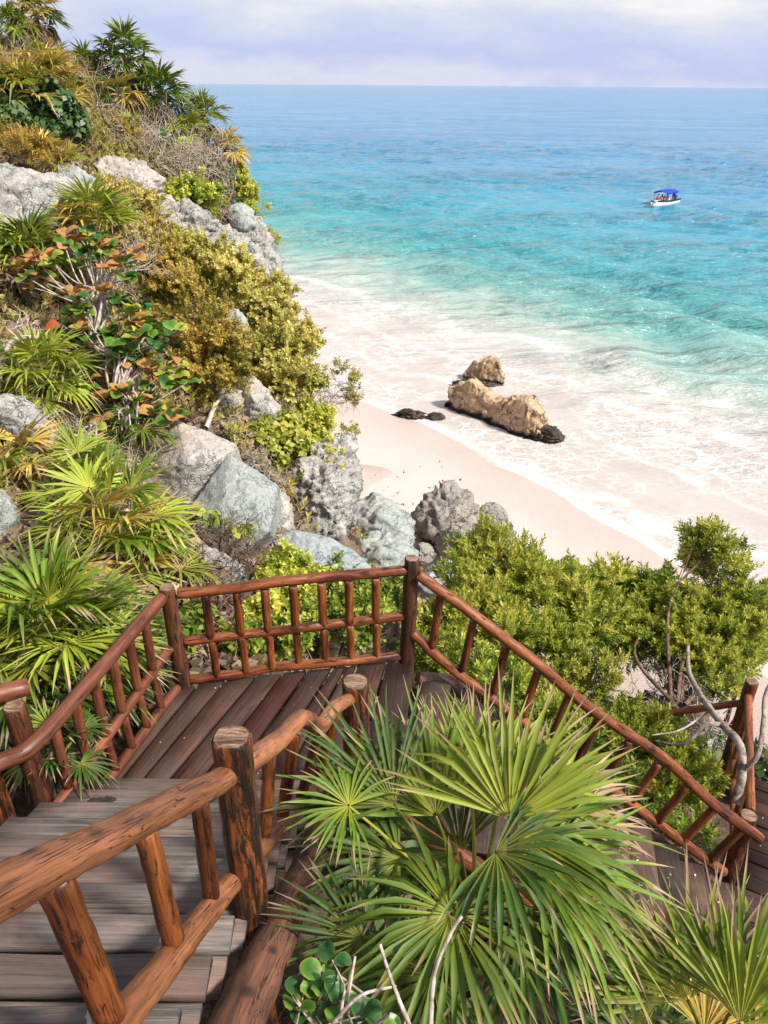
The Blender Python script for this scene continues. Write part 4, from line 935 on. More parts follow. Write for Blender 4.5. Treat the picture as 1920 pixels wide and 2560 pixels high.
hulls('sea_rock', 'smaller tan rock farther out in the foam', [sea_block(A_, B_, [(0, .5), (.2, .95), (.62, 1.35), (.85, 1.35), (1.02, .4)], .7, .25, np.array([0, 1.0, 0])), sea_block(A_, B_, [(-.1, .3), (.5, .8), (1.0, .5)], .8, .3, np.array([0, 1.0, 0]))], M['rock_tan'], 62, rough=.028, fine=.012, bevel=.02, cat='rock', flute=.03)
rock('sea_rock', 'black seaweed-covered ledge under the smaller tan rock', onsand(1198, 962, .0), (1.35, .6, .30), M['rock_dark'], 63, 4, 0.22, 0.10, .05, 5, cat='rock')
rock('sea_rock', 'low black rock at the right end of the long tan rock', onsand(1368, 1098, .12), (.75, .6, .45), M['rock_dark'], 64, 4, 0.22, 0.10, .2, 5, cat='rock')
rock('sea_rock', 'low black rock lying on the wet sand, left of the tan rocks', onsand(1022, 1040, .02), (.85, .5, .28), M['rock_dark'], 65, 4, 0.25, 0.12, .12, 5, cat='rock')
rock('sea_rock', 'tiny black rock next to the long tan rock', onsand(1092, 1046, .0), (.5, .35, .24), M['rock_dark'], 66, 4, 0.25, 0.12, 0, 4, cat='rock')

# ------------------------------------------------------------------ foliage builders
def frond_arrays(C, H, axis, nrm, R, nseg, spread, r, droop=.22, cup=.22, thr=(.74, 1.06), tmax=1.0, pet=.012, wcap=.03, dead=False):
    """a palmate leaf: stalk from C to the hub H, pleated segments fanned out around axis"""
    axis = unit(axis); side = unit(np.cross(nrm, axis)); nrm = np.cross(axis, side)
    th_ = np.linspace(-spread / 2, spread / 2, nseg) + r.normal(0, .02, nseg)
    dth = spread / nseg
    t = np.array([0.03, .18, .36, .52, .68, .82, .93, 1.0])
    Ls = R * (1 - .28 * (np.abs(th_) / 3.0) ** 1.6) * r.uniform(.82, 1.08, nseg); Ls = np.where(r.random(nseg) < .07, Ls * r.uniform(.55, .8, nseg), Ls)
    if dead: Ls *= r.uniform(.7, 1, nseg)
    w45 = np.minimum(.50 * R * dth * .54, wcap * R / .55)
    hw = np.where(t < .52, np.minimum(t[None] * Ls[:, None] * dth * .56, w45), 0) + np.where(t >= .52, w45 * np.clip(1 - ((t - .52) / .48), 0.02, 1) ** .85, 0)[None]
    dirs = np.cos(th_)[:, None] * axis + np.sin(th_)[:, None] * side
    lift = cup * (0.35 + .65 * np.abs(np.sin(th_ * .5))) + r.normal(0, .11, nseg)
    dirs = dirs + nrm * lift[:, None]; dirs /= np.linalg.norm(dirs, axis=1)[:, None]
    perp = np.cross(nrm, dirs); perp /= np.linalg.norm(perp, axis=1)[:, None]
    dr = droop * r.uniform(.4, 1.6, nseg)
    kink = (r.random(nseg) < .24) * r.uniform(.2, .8, nseg)
    P = H + dirs[:, None] * (t[None, :, None] * Ls[:, None, None])
    fall = (dr[:, None] * t[None] ** 2.6 + kink[:, None] * np.clip(t[None] - .58, 0, 1) * 1.6) * Ls[:, None]
    P = P - np.array([0, 0, 1.0]) * fall[..., None]
    swirl = r.normal(0, .09, nseg)[:, None] * t[None] ** 2 * Ls[:, None]
    P = P + perp[:, None] * swirl[..., None]
    up = np.cross(dirs, perp); fold = .85
    Lf = P + perp[:, None] * hw[..., None] + up[:, None] * (hw * fold)[..., None] * 1.0
    Rt = P - perp[:, None] * hw[..., None] + up[:, None] * (hw * fold)[..., None] * 1.0
    V = np.stack([Lf, P, Rt], 2)                  # seg, station, 3
    ns, nt = nseg, len(t)
    i = np.arange(ns * nt * 3).reshape(ns, nt, 3)
    F = np.concatenate([np.stack([i[:, :-1, a].ravel(), i[:, 1:, a].ravel(), i[:, 1:, a + 1].ravel(), i[:, :-1, a + 1].ravel()], 1) for a in (0, 1)])
    tip = r.uniform(thr[0], thr[1], nseg)
    ta = t[None] * (.84 / tip)[:, None]
    ta = np.repeat(np.clip(ta, 0, 1)[..., None], 3, 2)
    ra = np.repeat(np.repeat(r.random(nseg)[:, None], nt, 1)[..., None], 3, 2)
    ra = ra * .75 + np.array([0.0, .25, 0.08])      # midrib paler
    V = V.reshape(-1, 3); ta = ta.ravel(); ra = ra.ravel()
    # stalk, arching
    s = np.linspace(0, 1, 6)[:, None]; mid = (C + H) / 2 + np.array([0, 0, 1.0]) * np.linalg.norm(H - C) * .10
    S = (1 - s) ** 2 * C + 2 * s * (1 - s) * mid + s ** 2 * H
    T, N, B = frames(S); an = np.arange(4) * np.pi / 2
    rad = pet * (1.35 - .6 * s)
    SV = (S[:, None] + rad[:, None] * (np.cos(an)[None, :, None] * N[:, None] + np.sin(an)[None, :, None] * B[:, None])).reshape(-1, 3)
    k = np.arange(24).reshape(6, 4); k2 = np.roll(k, -1, 1); o = len(V)
    SF = np.stack([k[:-1].ravel(), k2[:-1].ravel(), k2[1:].ravel(), k[1:].ravel()], 1) + o
    wa = np.stack([np.tile(np.array([-1.0, 0, 1]), ns * nt) + np.repeat(np.arange(ns), nt * 3) * 5.3, np.tile(np.repeat(t, 3), ns), np.full(ns * nt * 3, r.uniform(0, 90))], 1)
    return np.vstack([V, SV]), np.vstack([F, SF]), np.concatenate([ta, np.full(24, .10)]), np.concatenate([ra, np.full(24, .5)]), np.vstack([wa, np.zeros((24, 3))])
def frond(parent, C, H, axis, nrm, R, nseg, mat, r, spread=4.6, name='frond', **kw):
    C, H = np.asarray(C, float), np.asarray(H, float)
    V, F, ta, ra, wa = frond_arrays(C, H, axis, nrm, R, nseg, spread, r, **kw)
    return obj(name, mesh_np(name, V - H, [F], [mat], {'t': ta, 'r': ra, 'w': wa}, False), parent, H)
def tube_arrays(P, r0, r1, seg=4):
    P = np.asarray(P, float); T, N, B = frames(P); k = len(P)
    an = np.arange(seg) * 2 * np.pi / seg; rad = np.linspace(r0, r1, k)
    V = (P[:, None] + rad[:, None, None] * (np.cos(an)[None, :, None] * N[:, None] + np.sin(an)[None, :, None] * B[:, None])).reshape(-1, 3)
    i = np.arange(k * seg).reshape(k, seg); j = np.roll(i, -1, 1)
    return V, np.stack([i[:-1].ravel(), j[:-1].ravel(), j[1:].ravel(), i[1:].ravel()], 1)
class Acc:
    def __init__(s): s.V, s.F, s.A, s.n = [], [], [], 0
    def add(s, V, F, a=None):
        s.V.append(V); s.F.append(F + s.n); s.n += len(V)
        if a is not None: s.A.append(a)
    def build(s, name, mats, parent=None, an='r', smooth=True, origin=None):
        V = np.vstack(s.V); o = V.mean(0) if origin is None else np.asarray(origin, float)
        return obj(name, mesh_np(name, V - o, [np.vstack(s.F)], mats, {an: np.concatenate(s.A)} if s.A else None, smooth), parent, o)
def ground(p): return float(hill_z(np.array([p[0]]), np.array([p[1]]))[0])

def palm(label, C, n_f, R, seed, mats, group=None, petiole=.55, up=(-25, 85), az=None, dead=5, nseg=20, trunk=True, droop=.14, trunk_r=.06, skirt=True):
    """fan palm with crown centre C; mats is a list of (material, weight)"""
    r = np.random.default_rng(seed); C = np.asarray(C, float)
    t = thing('fan_palm', label, 'palm', group)
    nseg = int(nseg * 1.4); n_f = int(n_f * 1.35); petiole *= .8
    g = min(ground(C), C[2] - .12)
    if trunk:
        base = np.array([C[0] + r.normal(0, .08), C[1] + r.normal(0, .08), g - .15])
        acc = Acc(); mid = (base + C) / 2 + r.normal(0, .05, 3)
        V, F = tube_arrays(catmull([base, mid, C + [0, 0, .05]], .08), trunk_r * 1.2, trunk_r, 10)
        V = V + (fbm(V * 14, 2) * .012)[:, None]; acc.add(V, F); acc.build('trunk', [M['palm_trunk']], t)
    ws = np.array([w for _, w in mats], float); ws /= ws.sum()
    for k in range(n_f):
        a = (k * 2.39996 + r.uniform(-.3, .3)) if az is None else r.uniform(*az)
        el = math.radians(up[1] - (up[1] - up[0]) * (k / max(1, n_f - 1)) ** .9 + r.uniform(-8, 8))
        d = np.array([math.cos(a) * math.cos(el), math.sin(a) * math.cos(el), math.sin(el)])
        Lp = petiole * r.uniform(.75, 1.2); H = C + d * Lp
        el2 = el - math.radians(r.uniform(10, 40)); ax = np.array([math.cos(a) * math.cos(el2), math.sin(a) * math.cos(el2), math.sin(el2)])
        nr = np.array([-math.cos(a) * math.sin(el2), -math.sin(a) * math.sin(el2), math.cos(el2)]) + r.normal(0, .15, 3)
        m = mats[r.choice(len(mats), p=ws)][0]
        frond(t, C, H, ax, nr, R * r.uniform(.85, 1.1), nseg, M[m], r, spread=r.uniform(3.4, 4.8), droop=droop, cup=r.uniform(.15, .4), pet=.011, thr=(.72, 1.04))
    for k in range(dead):                           # dry leaves hang against the trunk
        a = r.uniform(0, 6.28); el = math.radians(r.uniform(-75, -35))
        d = np.array([math.cos(a) * math.cos(el), math.sin(a) * math.cos(el), math.sin(el)])
        H = C + d * petiole * .7
        frond(t, C, H, d + [0, 0, -.8], np.array([math.cos(a), math.sin(a), .3]), R * .85, max(12, nseg - 6), M['palm_dead'], r, spread=2.6, droop=.5, cup=.5, dead=True, name='dead_frond', pet=.009)
    return t

def leaf_template(kind, r):
    """a twig tip with its leaves, pointing along +Z, about one unit long; returns (V, F quads, leaf id)"""
    V, F, I = [], [], []
    def leaf(p, d, L, w, up):
        s = unit(np.cross(d, up)); n_ = np.cross(s, d); b = len(V)
        V.extend([p, p + d * L * .5 + s * w + n_ * w * .35, p + d * L, p + d * L * .5 - s * w + n_ * w * .35]); F.append([b, b + 1, b + 2, b + 3]); I.append(len(I))
    if kind == 'needle':                          # narrow leaves crowded round the tip
        for k in range(13):
            a = k * 2.4; z = .12 + .8 * k / 12; sp = 1.0 - .55 * k / 12
            d = unit([math.cos(a) * sp, math.sin(a) * sp, .75]); leaf(np.array([0, 0, z]), d, .44 * r.uniform(.8, 1.15), .075, np.array([0, 0, 1.0]))
    elif kind == 'oval':
        for k in range(9):
            a = k * 2.4; z = .1 + .8 * k / 8; sp = 1.0 - .4 * k / 8
            d = unit([math.cos(a) * sp, math.sin(a) * sp, .5]); leaf(np.array([0, 0, z]), d, .42 * r.uniform(.8, 1.2), .15, np.array([0, 0, 1.0]))
    elif kind == 'broad':
        for k in range(4):
            a = k * 2.4 + r.uniform(-.4, .4); d = unit([math.cos(a), math.sin(a), r.uniform(-.1, .5)]); leaf(np.array([0, 0, .2 * k]), d, .8 * r.uniform(.7, 1.2), .32, np.array([0, 0, 1.0]))
    V = np.array(V); F = np.array(F); return V, F, np.repeat(np.arange(len(F)), 4)
def scatter(pts, dirs, sc, kind, r, bias=0.0, acc=None, shift=None):
    """many twig tips at once"""
    acc = acc or Acc()
    temps = [leaf_template(kind, r) for _ in range(4)]
    which = r.integers(0, 4, len(pts))
    for w in range(4):
        m = which == w; n_ = int(m.sum())
        if not n_: continue
        TV, TF, TI = temps[w]
        z = dirs[m]; z = z / np.linalg.norm(z, axis=1)[:, None]
        a = r.normal(size=(n_, 3)); x = np.cross(a, z); x /= np.linalg.norm(x, axis=1)[:, None]; y = np.cross(z, x)
        s = sc[m] if np.ndim(sc) else np.full(n_, sc)
        V = pts[m][:, None] + s[:, None, None] * (TV[None, :, 0:1] * x[:, None] + TV[None, :, 1:2] * y[:, None] + TV[None, :, 2:3] * z[:, None])
        F = TF[None] + (np.arange(n_) * len(TV))[:, None, None]
        tipr = r.random(n_) if shift is None else shift[m]
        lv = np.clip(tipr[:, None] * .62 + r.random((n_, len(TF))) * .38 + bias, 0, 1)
        acc.add(V.reshape(-1, 3), F.reshape(-1, 4), np.repeat(lv, 4, axis=1).ravel())
    return acc
def shrub(name, label, lobes, mat, kind, size, dens, seed, group=None, stem='twig_dark', bias=0.0, cat='shrub', base=None, stems=True, upb=.5, flat=1.0):
    """lobes: (px, py, depth, radius as seen); twig tips grow out of lumpy lobes carried by branching stems"""
    r = np.random.default_rng(seed); t = thing(name, label, cat, group)
    L = [(W(px, py, d), rp * d / FPX) for px, py, d, rp in lobes]
    acc = Acc()
    cen = np.mean([c for c, _ in L], axis=0)
    for c, R in L:
        n_ = max(12, int(dens * R * R * 12.6))
        npl = max(6, int(n_ / 22)); nf = int(n_ * .38)
        d = r.normal(size=(npl, 3)); d[:, 2] = np.abs(d[:, 2]) * .8 + d[:, 2] * .35; d /= np.linalg.norm(d, axis=1)[:, None]
        lump = 1 + .40 * fbm(d * 2.1 + c * 2.1, 3)             # uneven outline
        o_ = c + d * (R * lump * r.uniform(.30, .80, npl))[:, None] * np.array([1, 1, flat])
        pdir = d + np.array([0, 0, upb + .25]) + r.normal(0, .28, d.shape); pdir /= np.linalg.norm(pdir, axis=1)[:, None]
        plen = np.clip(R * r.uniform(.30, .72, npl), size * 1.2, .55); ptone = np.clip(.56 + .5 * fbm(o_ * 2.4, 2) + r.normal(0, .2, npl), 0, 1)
        k_ = r.integers(0, npl, n_ - nf); u_ = r.random(n_ - nf)
        p1_ = o_[k_] + pdir[k_] * (u_ * plen[k_])[:, None] + r.normal(0, 1, (n_ - nf, 3)) * (size * .34 * (1.15 - u_))[:, None]
        d1_ = pdir[k_] * 1.1 + r.normal(0, .45, p1_.shape)
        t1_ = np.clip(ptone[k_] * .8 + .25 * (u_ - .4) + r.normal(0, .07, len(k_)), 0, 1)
        d0_ = r.normal(size=(nf, 3)); d0_ /= np.linalg.norm(d0_, axis=1)[:, None]
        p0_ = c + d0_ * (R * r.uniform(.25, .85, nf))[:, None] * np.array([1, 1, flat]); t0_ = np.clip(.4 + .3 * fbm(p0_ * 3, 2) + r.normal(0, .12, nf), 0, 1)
        p = np.vstack([p1_, p0_]); dd = np.vstack([d1_, d0_ + [0, 0, upb] + r.normal(0, .35, p0_.shape)]); tone = np.concatenate([t1_, t0_])
        hole = fbm(p * 1.9 + seed, 2) > -.50
        p, dd, tone = p[hole], dd[hole], tone[hole]
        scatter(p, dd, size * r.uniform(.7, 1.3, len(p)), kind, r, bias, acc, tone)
    acc.build('foliage', [M[mat]], t, smooth=False)
    if stems:
        b0 = np.array(base if base is not None else [cen[0], cen[1], ground(cen) - .1], float)
        if b0[2] > cen[2] - .15: b0[2] = cen[2] - .3
        sa = Acc()
        for c, R in L:
            mid = (b0 + c) / 2 + r.normal(0, .12 * np.linalg.norm(c - b0), 3) * [1, 1, .4]
            P = catmull([b0 + r.normal(0, .04, 3), mid, c], .12)
            sr = .012 + .022 * R; sa.add(*tube_arrays(P, sr * 1.5, sr * .6, 6))
            for q in range(int(9 + 8 * R)):
                d = unit(r.normal(size=3) + [0, 0, .3]); e_ = c + d * R * r.uniform(.7, 1.08)
                s0 = P[r.integers(len(P) // 2, len(P))]
                sa.add(*tube_arrays(catmull([s0, (s0 + e_) / 2 + r.normal(0, .1 * R, 3), e_], .12), sr * .4, sr * .12, 4))
        sa.build('stems', [M[stem]], t)
    return t
def tangle(name, label, lobes, mat, n_per, seed, L=.9, rad=.006, group=None, cat='dry shrub', bend=.35, leafy=0):
    """a thicket of bare twigs"""
    r = np.random.default_rng(seed); acc = Acc()
    for px, py, d, rp in lobes:
        c = W(px, py, d); R = rp * d / FPX
        for k in range(n_per):
            p = c + r.normal(0, .45, 3) * R * [1, 1, .6]
            dd = unit(r.normal(size=3) + [0, 0, .25]); pts = [p]
            for q in range(4):
                dd = unit(dd + r.normal(0, bend, 3)); pts.append(pts[-1] + dd * L * R * r.uniform(.2, .42))
            rr_ = rad * r.uniform(.6, 1.7)
            acc.add(*tube_arrays(catmull(pts, .09), rr_, rr_ * .35, 3))
            for f in range(2):
                s0 = pts[r.integers(1, 4)]; d2 = unit(dd + r.normal(0, .8, 3))
                acc.add(*tube_arrays(catmull([s0, s0 + d2 * L * R * .25, s0 + unit(d2 + r.normal(0, .4, 3)) * L * R * .5], .09), rr_ * .6, rr_ * .2, 3))
    o = acc.build(name, [M[mat]])
    return tag(o, label, cat, group)

# sea grape: large round leaves, every leaf an object of its own
def grape_leaf_mesh(seed):
    r = np.random.default_rng(seed); V = [[0, 0, 0]]; E_ = [0.0]; F = []
    for ring, (rr_, z) in enumerate(((.5, .05), (1.0, .0))):
        for k in range(12):
            a = k / 12 * 6.283; w = 1 - .12 * math.cos(a) + r.normal(0, .03)
            V.append([.5 + .5 * rr_ * math.cos(a) * w - .5 * (1 - 1), .44 * rr_ * math.sin(a) * w, z + .16 * rr_ * abs(math.sin(a)) + r.normal(0, .02) - .10 * rr_ * (math.cos(a) > .5)]); E_.append(rr_ * .9 + r.normal(0, .06))
    V[0] = [.5, 0, 0]
    for k in range(12):
        k2 = (k + 1) % 12; F.append([0, 1 + k, 1 + k2]); 
    Q = [[1 + k, 13 + k, 13 + (k + 1) % 12, 1 + (k + 1) % 12] for k in range(12)]
    return np.array(V), np.array(F), np.array(Q), np.clip(np.array(E_), 0, 1)
GL = {}
def grape_mesh(mat, v):
    if (mat, v) not in GL:
        V, F, Q, E_ = grape_leaf_mesh(100 + v); GL[(mat, v)] = mesh_np('leaf', V, [F, Q], [M[mat]], {'e': E_})
    return GL[(mat, v)]
def sea_grape(label, spots, size, seed, weights, base, per=5, stem='twig_pale', group='sea grape shrubs on the slope'):
    r = np.random.default_rng(seed); t = thing('sea_grape_shrub', label, 'shrub', group); sa = Acc()
    names = list(weights); ws = np.array([weights[k] for k in names], float); ws /= ws.sum()
    b0 = np.array(base, float)
    hub = b0 * .4 + .6 * np.mean([W(*s) for s in spots], axis=0) + r.normal(0, .1, 3)
    for s in spots:
        c = W(*s)
        sa.add(*tube_arrays(catmull([b0, hub + r.normal(0, .12, 3), (hub + c) / 2 + r.normal(0, .08, 3) - [0, 0, .06], c], .08), .10 * size, .035 * size, 6))
        m = names[r.choice(len(names), p=ws)]
        for k in range(per + r.integers(-1, 3)):
            a = k * 2.4 + r.uniform(-.4, .4); el = r.uniform(-.1, .75)
            d = Vector((math.cos(a) * math.cos(el), math.sin(a) * math.cos(el), math.sin(el)))
            mm = m if r.random() < .6 else names[r.choice(len(names), p=ws)]
            o = obj('leaf', grape_mesh(mm, int(r.integers(0, 4))), t, c + np.array(d) * .01 - np.array([0, 0, .02]) * k)
            z = Vector((0, 0, 1)); x = d; y = z.cross(x).normalized(); z = x.cross(y)
            rot = Matrix((x, y, z)).transposed().to_quaternion()
            o.rotation_mode = 'QUATERNION'; o.rotation_quaternion = rot @ Matrix.Rotation(r.uniform(-.5, .5), 3, 'X').to_quaternion()
            sc_ = size * r.uniform(.75, 1.25); o.scale = (sc_, sc_, sc_)
    sa.build('branches', [M[stem]], t)
    return t
# ------------------------------------------------------------------ foreground palms, each leaf set where it grows
def fan(t, C, px, py, d, R, toward, face, mat, seed, nseg=24, spread=4.8, **kw):
    """hub seen at (px,py) at depth d; toward: the way the middle segment points, seen as (right, up, nearer); face likewise for the upper side"""
    r = np.random.default_rng(seed)
    bas = np.stack([RX, RZ, -RY])
    ax = np.asarray(toward, float) @ bas; nr = np.asarray(face, float) @ bas
    return frond(t, C, W(px, py, d), ax, nr, R, nseg, M[mat], r, spread=spread, wcap=kw.pop('wcap', .027), pet=kw.pop('pet', .010), **kw)
def trunk_of(t, C, r0=.07):
    acc = Acc(); b = np.array([C[0] + .05, C[1] + .03, ground(C) - .2]); V, F = tube_arrays(catmull([b, (b + C) / 2 + [.04, 0, 0], np.asarray(C)], .06), r0 * 1.2, r0, 12)
    acc.add(V + (fbm(V * 15, 2) * .014)[:, None], F); acc.build('trunk', [M['palm_trunk']], t)

C1 = W(1190, 2330, 3.7)  # light and shade set by leaf colour: yellow lit fans, deep green interior
p1 = thing('fan_palm', 'big green fan palm in the foreground between the two stairs', 'palm', 'foreground fan palms'); trunk_of(p1, C1)
fan(p1, C1, 1275, 2050, 3.45, .70, (.12, 1, -.35), (-.1, .45, .9), 'palm_yellow', 1, 37, 2.7, droop=.08, cup=.30)
fan(p1, C1, 1245, 2020, 3.65, .72, (.75, .75, -.4), (-.2, .6, .8), 'palm_yellow', 2, 37, 2.6, droop=.16, cup=.30)
fan(p1, C1, 1300, 2095, 3.4, .70, (1, .22, -.1), (-.2, .8, .6), 'palm_green', 3, 37, 2.9, droop=.20, cup=.30)
fan(p1, C1, 985, 2010, 3.55, .64, (-.75, .7, -.2), (.3, .6, .8), 'palm_deep', 4, 34, 2.3, droop=.10, cup=.30)
fan(p1, C1, 1090, 2040, 3.7, .70, (-.35, 1, -.3), (.2, .5, .9), 'palm_green', 5, 34, 2.4, droop=.12, cup=.30)
fan(p1, C1, 1128, 2285, 3.05, .56, (-.35, -.35, .8), (.1, .75, .5), 'palm_green', 6, 60, 5.9, droop=.25, cup=.12, wcap=.024)
fan(p1, C1, 872, 2015, 3.4, .33, (-.85, .45, -.1), (.3, .8, .5), 'palm_green', 7, 46, 4.6, droop=.2, cup=.25)
fan(p1, C1, 905, 2345, 3.1, .46, (-1, .2, .1), (.3, .8, .6), 'palm_deep', 8, 49, 3.0, droop=.12, cup=.25, wcap=.022)
fan(p1, C1, 1340, 2170, 3.3, .66, (.95, -.25, .2), (-.1, .8, .6), 'palm_green', 9, 34, 2.6, droop=.25, cup=.25)
fan(p1, C1, 1300, 2270, 3.2, .60, (.45, -.85, .3), (.1, .5, .9), 'palm_deep', 10, 31, 2.4, droop=.3, cup=.25)
fan(p1, C1, 1000, 2150, 3.5, .55, (-.8, .1, .1), (.2, .8, .6), 'palm_deep', 11, 31, 3.0, droop=.2, cup=.25)
fan(p1, C1, 1080, 2440, 3.2, .50, (-.5, -.8, .3), (.2, .5, .9), 'palm_deep', 12, 31, 3.2, droop=.3, cup=.2)
fan(p1, C1, 1400, 2330, 3.4, .48, (.2, .6, -.2), (-.2, .6, .8), 'palm_gold', 13, 29, 2.2, droop=.2, thr=(.5, .9))
fan(p1, C1, 1150, 2130, 3.9, .60, (-.6, .6, -.3), (.2, .6, .8), 'palm_deep', 14, 31, 3.0, droop=.15, cup=.3)
fan(p1, C1, 1370, 2050, 3.9, .60, (.8, .5, -.5), (-.2, .6, .8), 'palm_yellow', 15, 31, 2.8, droop=.25, thr=(.45, .75), cup=.25)
fan(p1, C1, 1180, 1990, 3.9, .62, (.1, 1, -.5), (0, .5, .9), 'palm_yellow', 16, 34, 2.2, droop=.10, thr=(.55, .9), cup=.3)
fan(p1, C1, 1240, 2130, 3.2, .50, (.55, -.1, .4), (-.1, .8, .6), 'palm_deep', 17, 31, 3.4, droop=.25, cup=.25)
for k, (x, y) in enumerate(((1120, 2480), (1250, 2450), (1010, 2400), (1380, 2480), (920, 2480))):
    fan(p1, C1, x, y, 3.7, .5, (rng.uniform(-.6, .6), -.9, .2), (0, .4, .9), 'palm_dead' if k % 2 else 'palm_deep', 30 + k, 18, 3.2, droop=.4, name='dead_frond' if k % 2 else 'frond')

C2 = W(1770, 2640, 3.5)
p2 = thing('fan_palm', 'yellow-green fan palm with browned tips in the bottom right corner', 'palm', 'foreground fan palms'); trunk_of(p2, C2)
fan(p2, C2, 1720, 2500, 3.3, .66, (-.25, 1, -.1), (.1, .25, 1), 'palm_yellow', 21, 37, 2.6, droop=.06, cup=.10, thr=(.55, .9))
fan(p2, C2, 1830, 2520, 3.2, .64, (.1, 1, -.2), (-.1, .25, 1), 'palm_green', 22, 37, 2.4, droop=.06, cup=.10, thr=(.6, .95))
fan(p2, C2, 1850, 2560, 3.0, .60, (.7, .7, .1), (-.2, .4, .9), 'palm_yellow', 23, 34, 3.0, droop=.15, thr=(.6, .95))
fan(p2, C2, 1640, 2510, 3.4, .60, (-.8, .6, .1), (.2, .4, .9), 'palm_green', 24, 34, 2.8, droop=.15)
fan(p2, C2, 1760, 2580, 3.6, .62, (.3, 1, -.4), (-.1, .3, 1), 'palm_gold', 25, 31, 2.2, droop=.1, thr=(.45, .75))
fan(p2, C2, 1600, 2640, 3.2, .5, (-.9, -.1, .2), (.2, .5, .8), 'palm_deep', 26, 31, 3.0, droop=.25)
fan(p2, C2, 1880, 2650, 3.0, .5, (.9, .2, .2), (-.2, .5, .8), 'palm_green', 27, 31, 3.0, droop=.25)

# palms low down between the stairs, mostly in shade
palm('small dark fan palm in the shade below the big foreground palm', W(960, 2560, 4.1), 9, .42, 41, [('palm_deep', 3), ('palm_dead', 1)], 'foreground fan palms', .4, dead=3)
palm('fan palm tucked under the steps beside the brown log rail', W(1480, 2520, 4.2), 8, .42, 42, [('palm_deep', 2), ('palm_gold', 1), ('palm_dead', 1)], 'foreground fan palms', .4, dead=3)

# left palms along the landing
LP = 'fan palms on the slope by the landing'
palm('large bright fan palm directly left of the landing railing', W(140, 1620, 6.0), 16, .60, 51, [('palm_green', 3), ('palm_yellow', 2)], LP, .55, (-5, 80), dead=5, nseg=26, droop=.16)
palm('darker fan palm below the bright one, behind the left railing', W(90, 1760, 5.7), 10, .55, 52, [('palm_deep', 3), ('palm_green', 1)], LP, .5, (-20, 60), dead=4, nseg=22, droop=.3)
palm('fan palm peeping between the left railing and its corner post', W(300, 1640, 6.8), 8, .42, 53, [('palm_deep', 2), ('palm_green', 1)], LP, .4, (-10, 70), dead=3)
palm('small fan palm under the left rail, beside the dark posts', W(150, 1900, 4.95), 5, .24, 54, [('palm_deep', 2), ('palm_yellow', 1)], LP, .25, (10, 70), dead=1)
palm('sprawling yellow-green fan palm in the middle of the left slope', W(270, 1340, 8.0), 15, .58, 55, [('palm_yellow', 5), ('palm_gold', 1), ('palm_green', 2)], LP, .6, (-25, 75), dead=7, nseg=22)
palm('yellowing fan palm leaning towards the boulders', W(370, 1420, 8.2), 9, .50, 56, [('palm_yellow', 2), ('palm_gold', 2)], LP, .5, (-30, 60), dead=6)
palm('fan palm at the left edge above the sprawling yellow-green one', W(30, 1170, 9.2), 10, .48, 57, [('palm_yellow', 1), ('palm_green', 1), ('palm_gold', 1)], LP, .5, (-30, 60), dead=6)
palm('upright young fan palm spear behind the sprawling one', W(230, 1230, 8.8), 6, .5, 58, [('palm_yellow', 2), ('palm_green', 1)], LP, .5, (25, 85), dead=4)
palm('yellow-green fan palm with grey trunk under the sea grape', W(115, 950, 10.3), 14, .52, 59, [('palm_yellow', 4), ('palm_green', 1)], LP, .48, (-30, 80), dead=9, trunk_r=.05)
palm('small fan palm hidden among the sea grape leaves', W(330, 1080, 10.8), 7, .42, 60, [('palm_deep', 1), ('palm_green', 1)], LP, .35, (0, 70), dead=2)
palm('straw-tinged fan palm left of the limestone outcrop', W(70, 650, 12.6), 13, .62, 61, [('palm_green', 2), ('palm_yellow', 2)], LP, .55, (10, 80), dead=4)
palm('pale upright fan palm in front of the limestone outcrop', W(240, 570, 13.6), 13, .62, 62, [('palm_yellow', 4), ('palm_gold', 1)], LP, .55, (15, 85), dead=3)
TP = 'fan palms on the crest of the slope'
palm('tall fan palm on the skyline at the top left', W(90, 40, 20.5), 13, 0.62, 71, [('palm_green', 2), ('palm_gold', 2), ('palm_deep', 1)], TP, .55, (-30, 80), dead=9, nseg=16)
palm('fan palm on the skyline at the very left edge', W(25, 75, 20), 11, 0.56, 72, [('palm_deep', 1), ('palm_green', 1)], TP, .5, (-20, 80), dead=3, nseg=16)
palm('golden-leaved fan palm left of the dark vine', W(60, 245, 16.8), 12, .58, 73, [('palm_gold', 3), ('palm_yellow', 1)], TP, .6, (0, 80), dead=4, nseg=18)
palm('tall straight-leaved fan palm above the dark vine', W(125, 220, 17.5), 13, .60, 74, [('palm_green', 1), ('palm_yellow', 2), ('palm_gold', 1)], TP, .65, (20, 85), dead=3, nseg=18)
palm('small fan palm on the skyline between the tall palms', W(215, 165, 21), 9, 0.47, 75, [('palm_green', 2), ('palm_yellow', 1)], TP, .35, (0, 80), dead=1, nseg=16)
palm('highest green fan palm of the central clump', W(315, 150, 20.5), 14, 0.65, 76, [('palm_deep', 1), ('palm_green', 3)], TP, .6, (-25, 80), dead=11, nseg=17)
palm('shaggy fan palm hanging below the highest one', W(300, 235, 20), 10, 0.56, 77, [('palm_yellow', 1), ('palm_deep', 1), ('palm_gold', 1)], TP, .5, (-30, 50), dead=12, nseg=16)
palm('dense fan palm right of the highest one', W(400, 235, 20.6), 14, 0.62, 78, [('palm_deep', 1), ('palm_green', 2)], TP, .55, (-30, 75), dead=12, nseg=17)
palm('fan palm on the slope edge with straw-coloured tips', W(505, 290, 21.5), 12, 0.54, 79, [('palm_green', 2), ('palm_yellow', 1)], TP, .45, (-20, 80), dead=6, nseg=16)
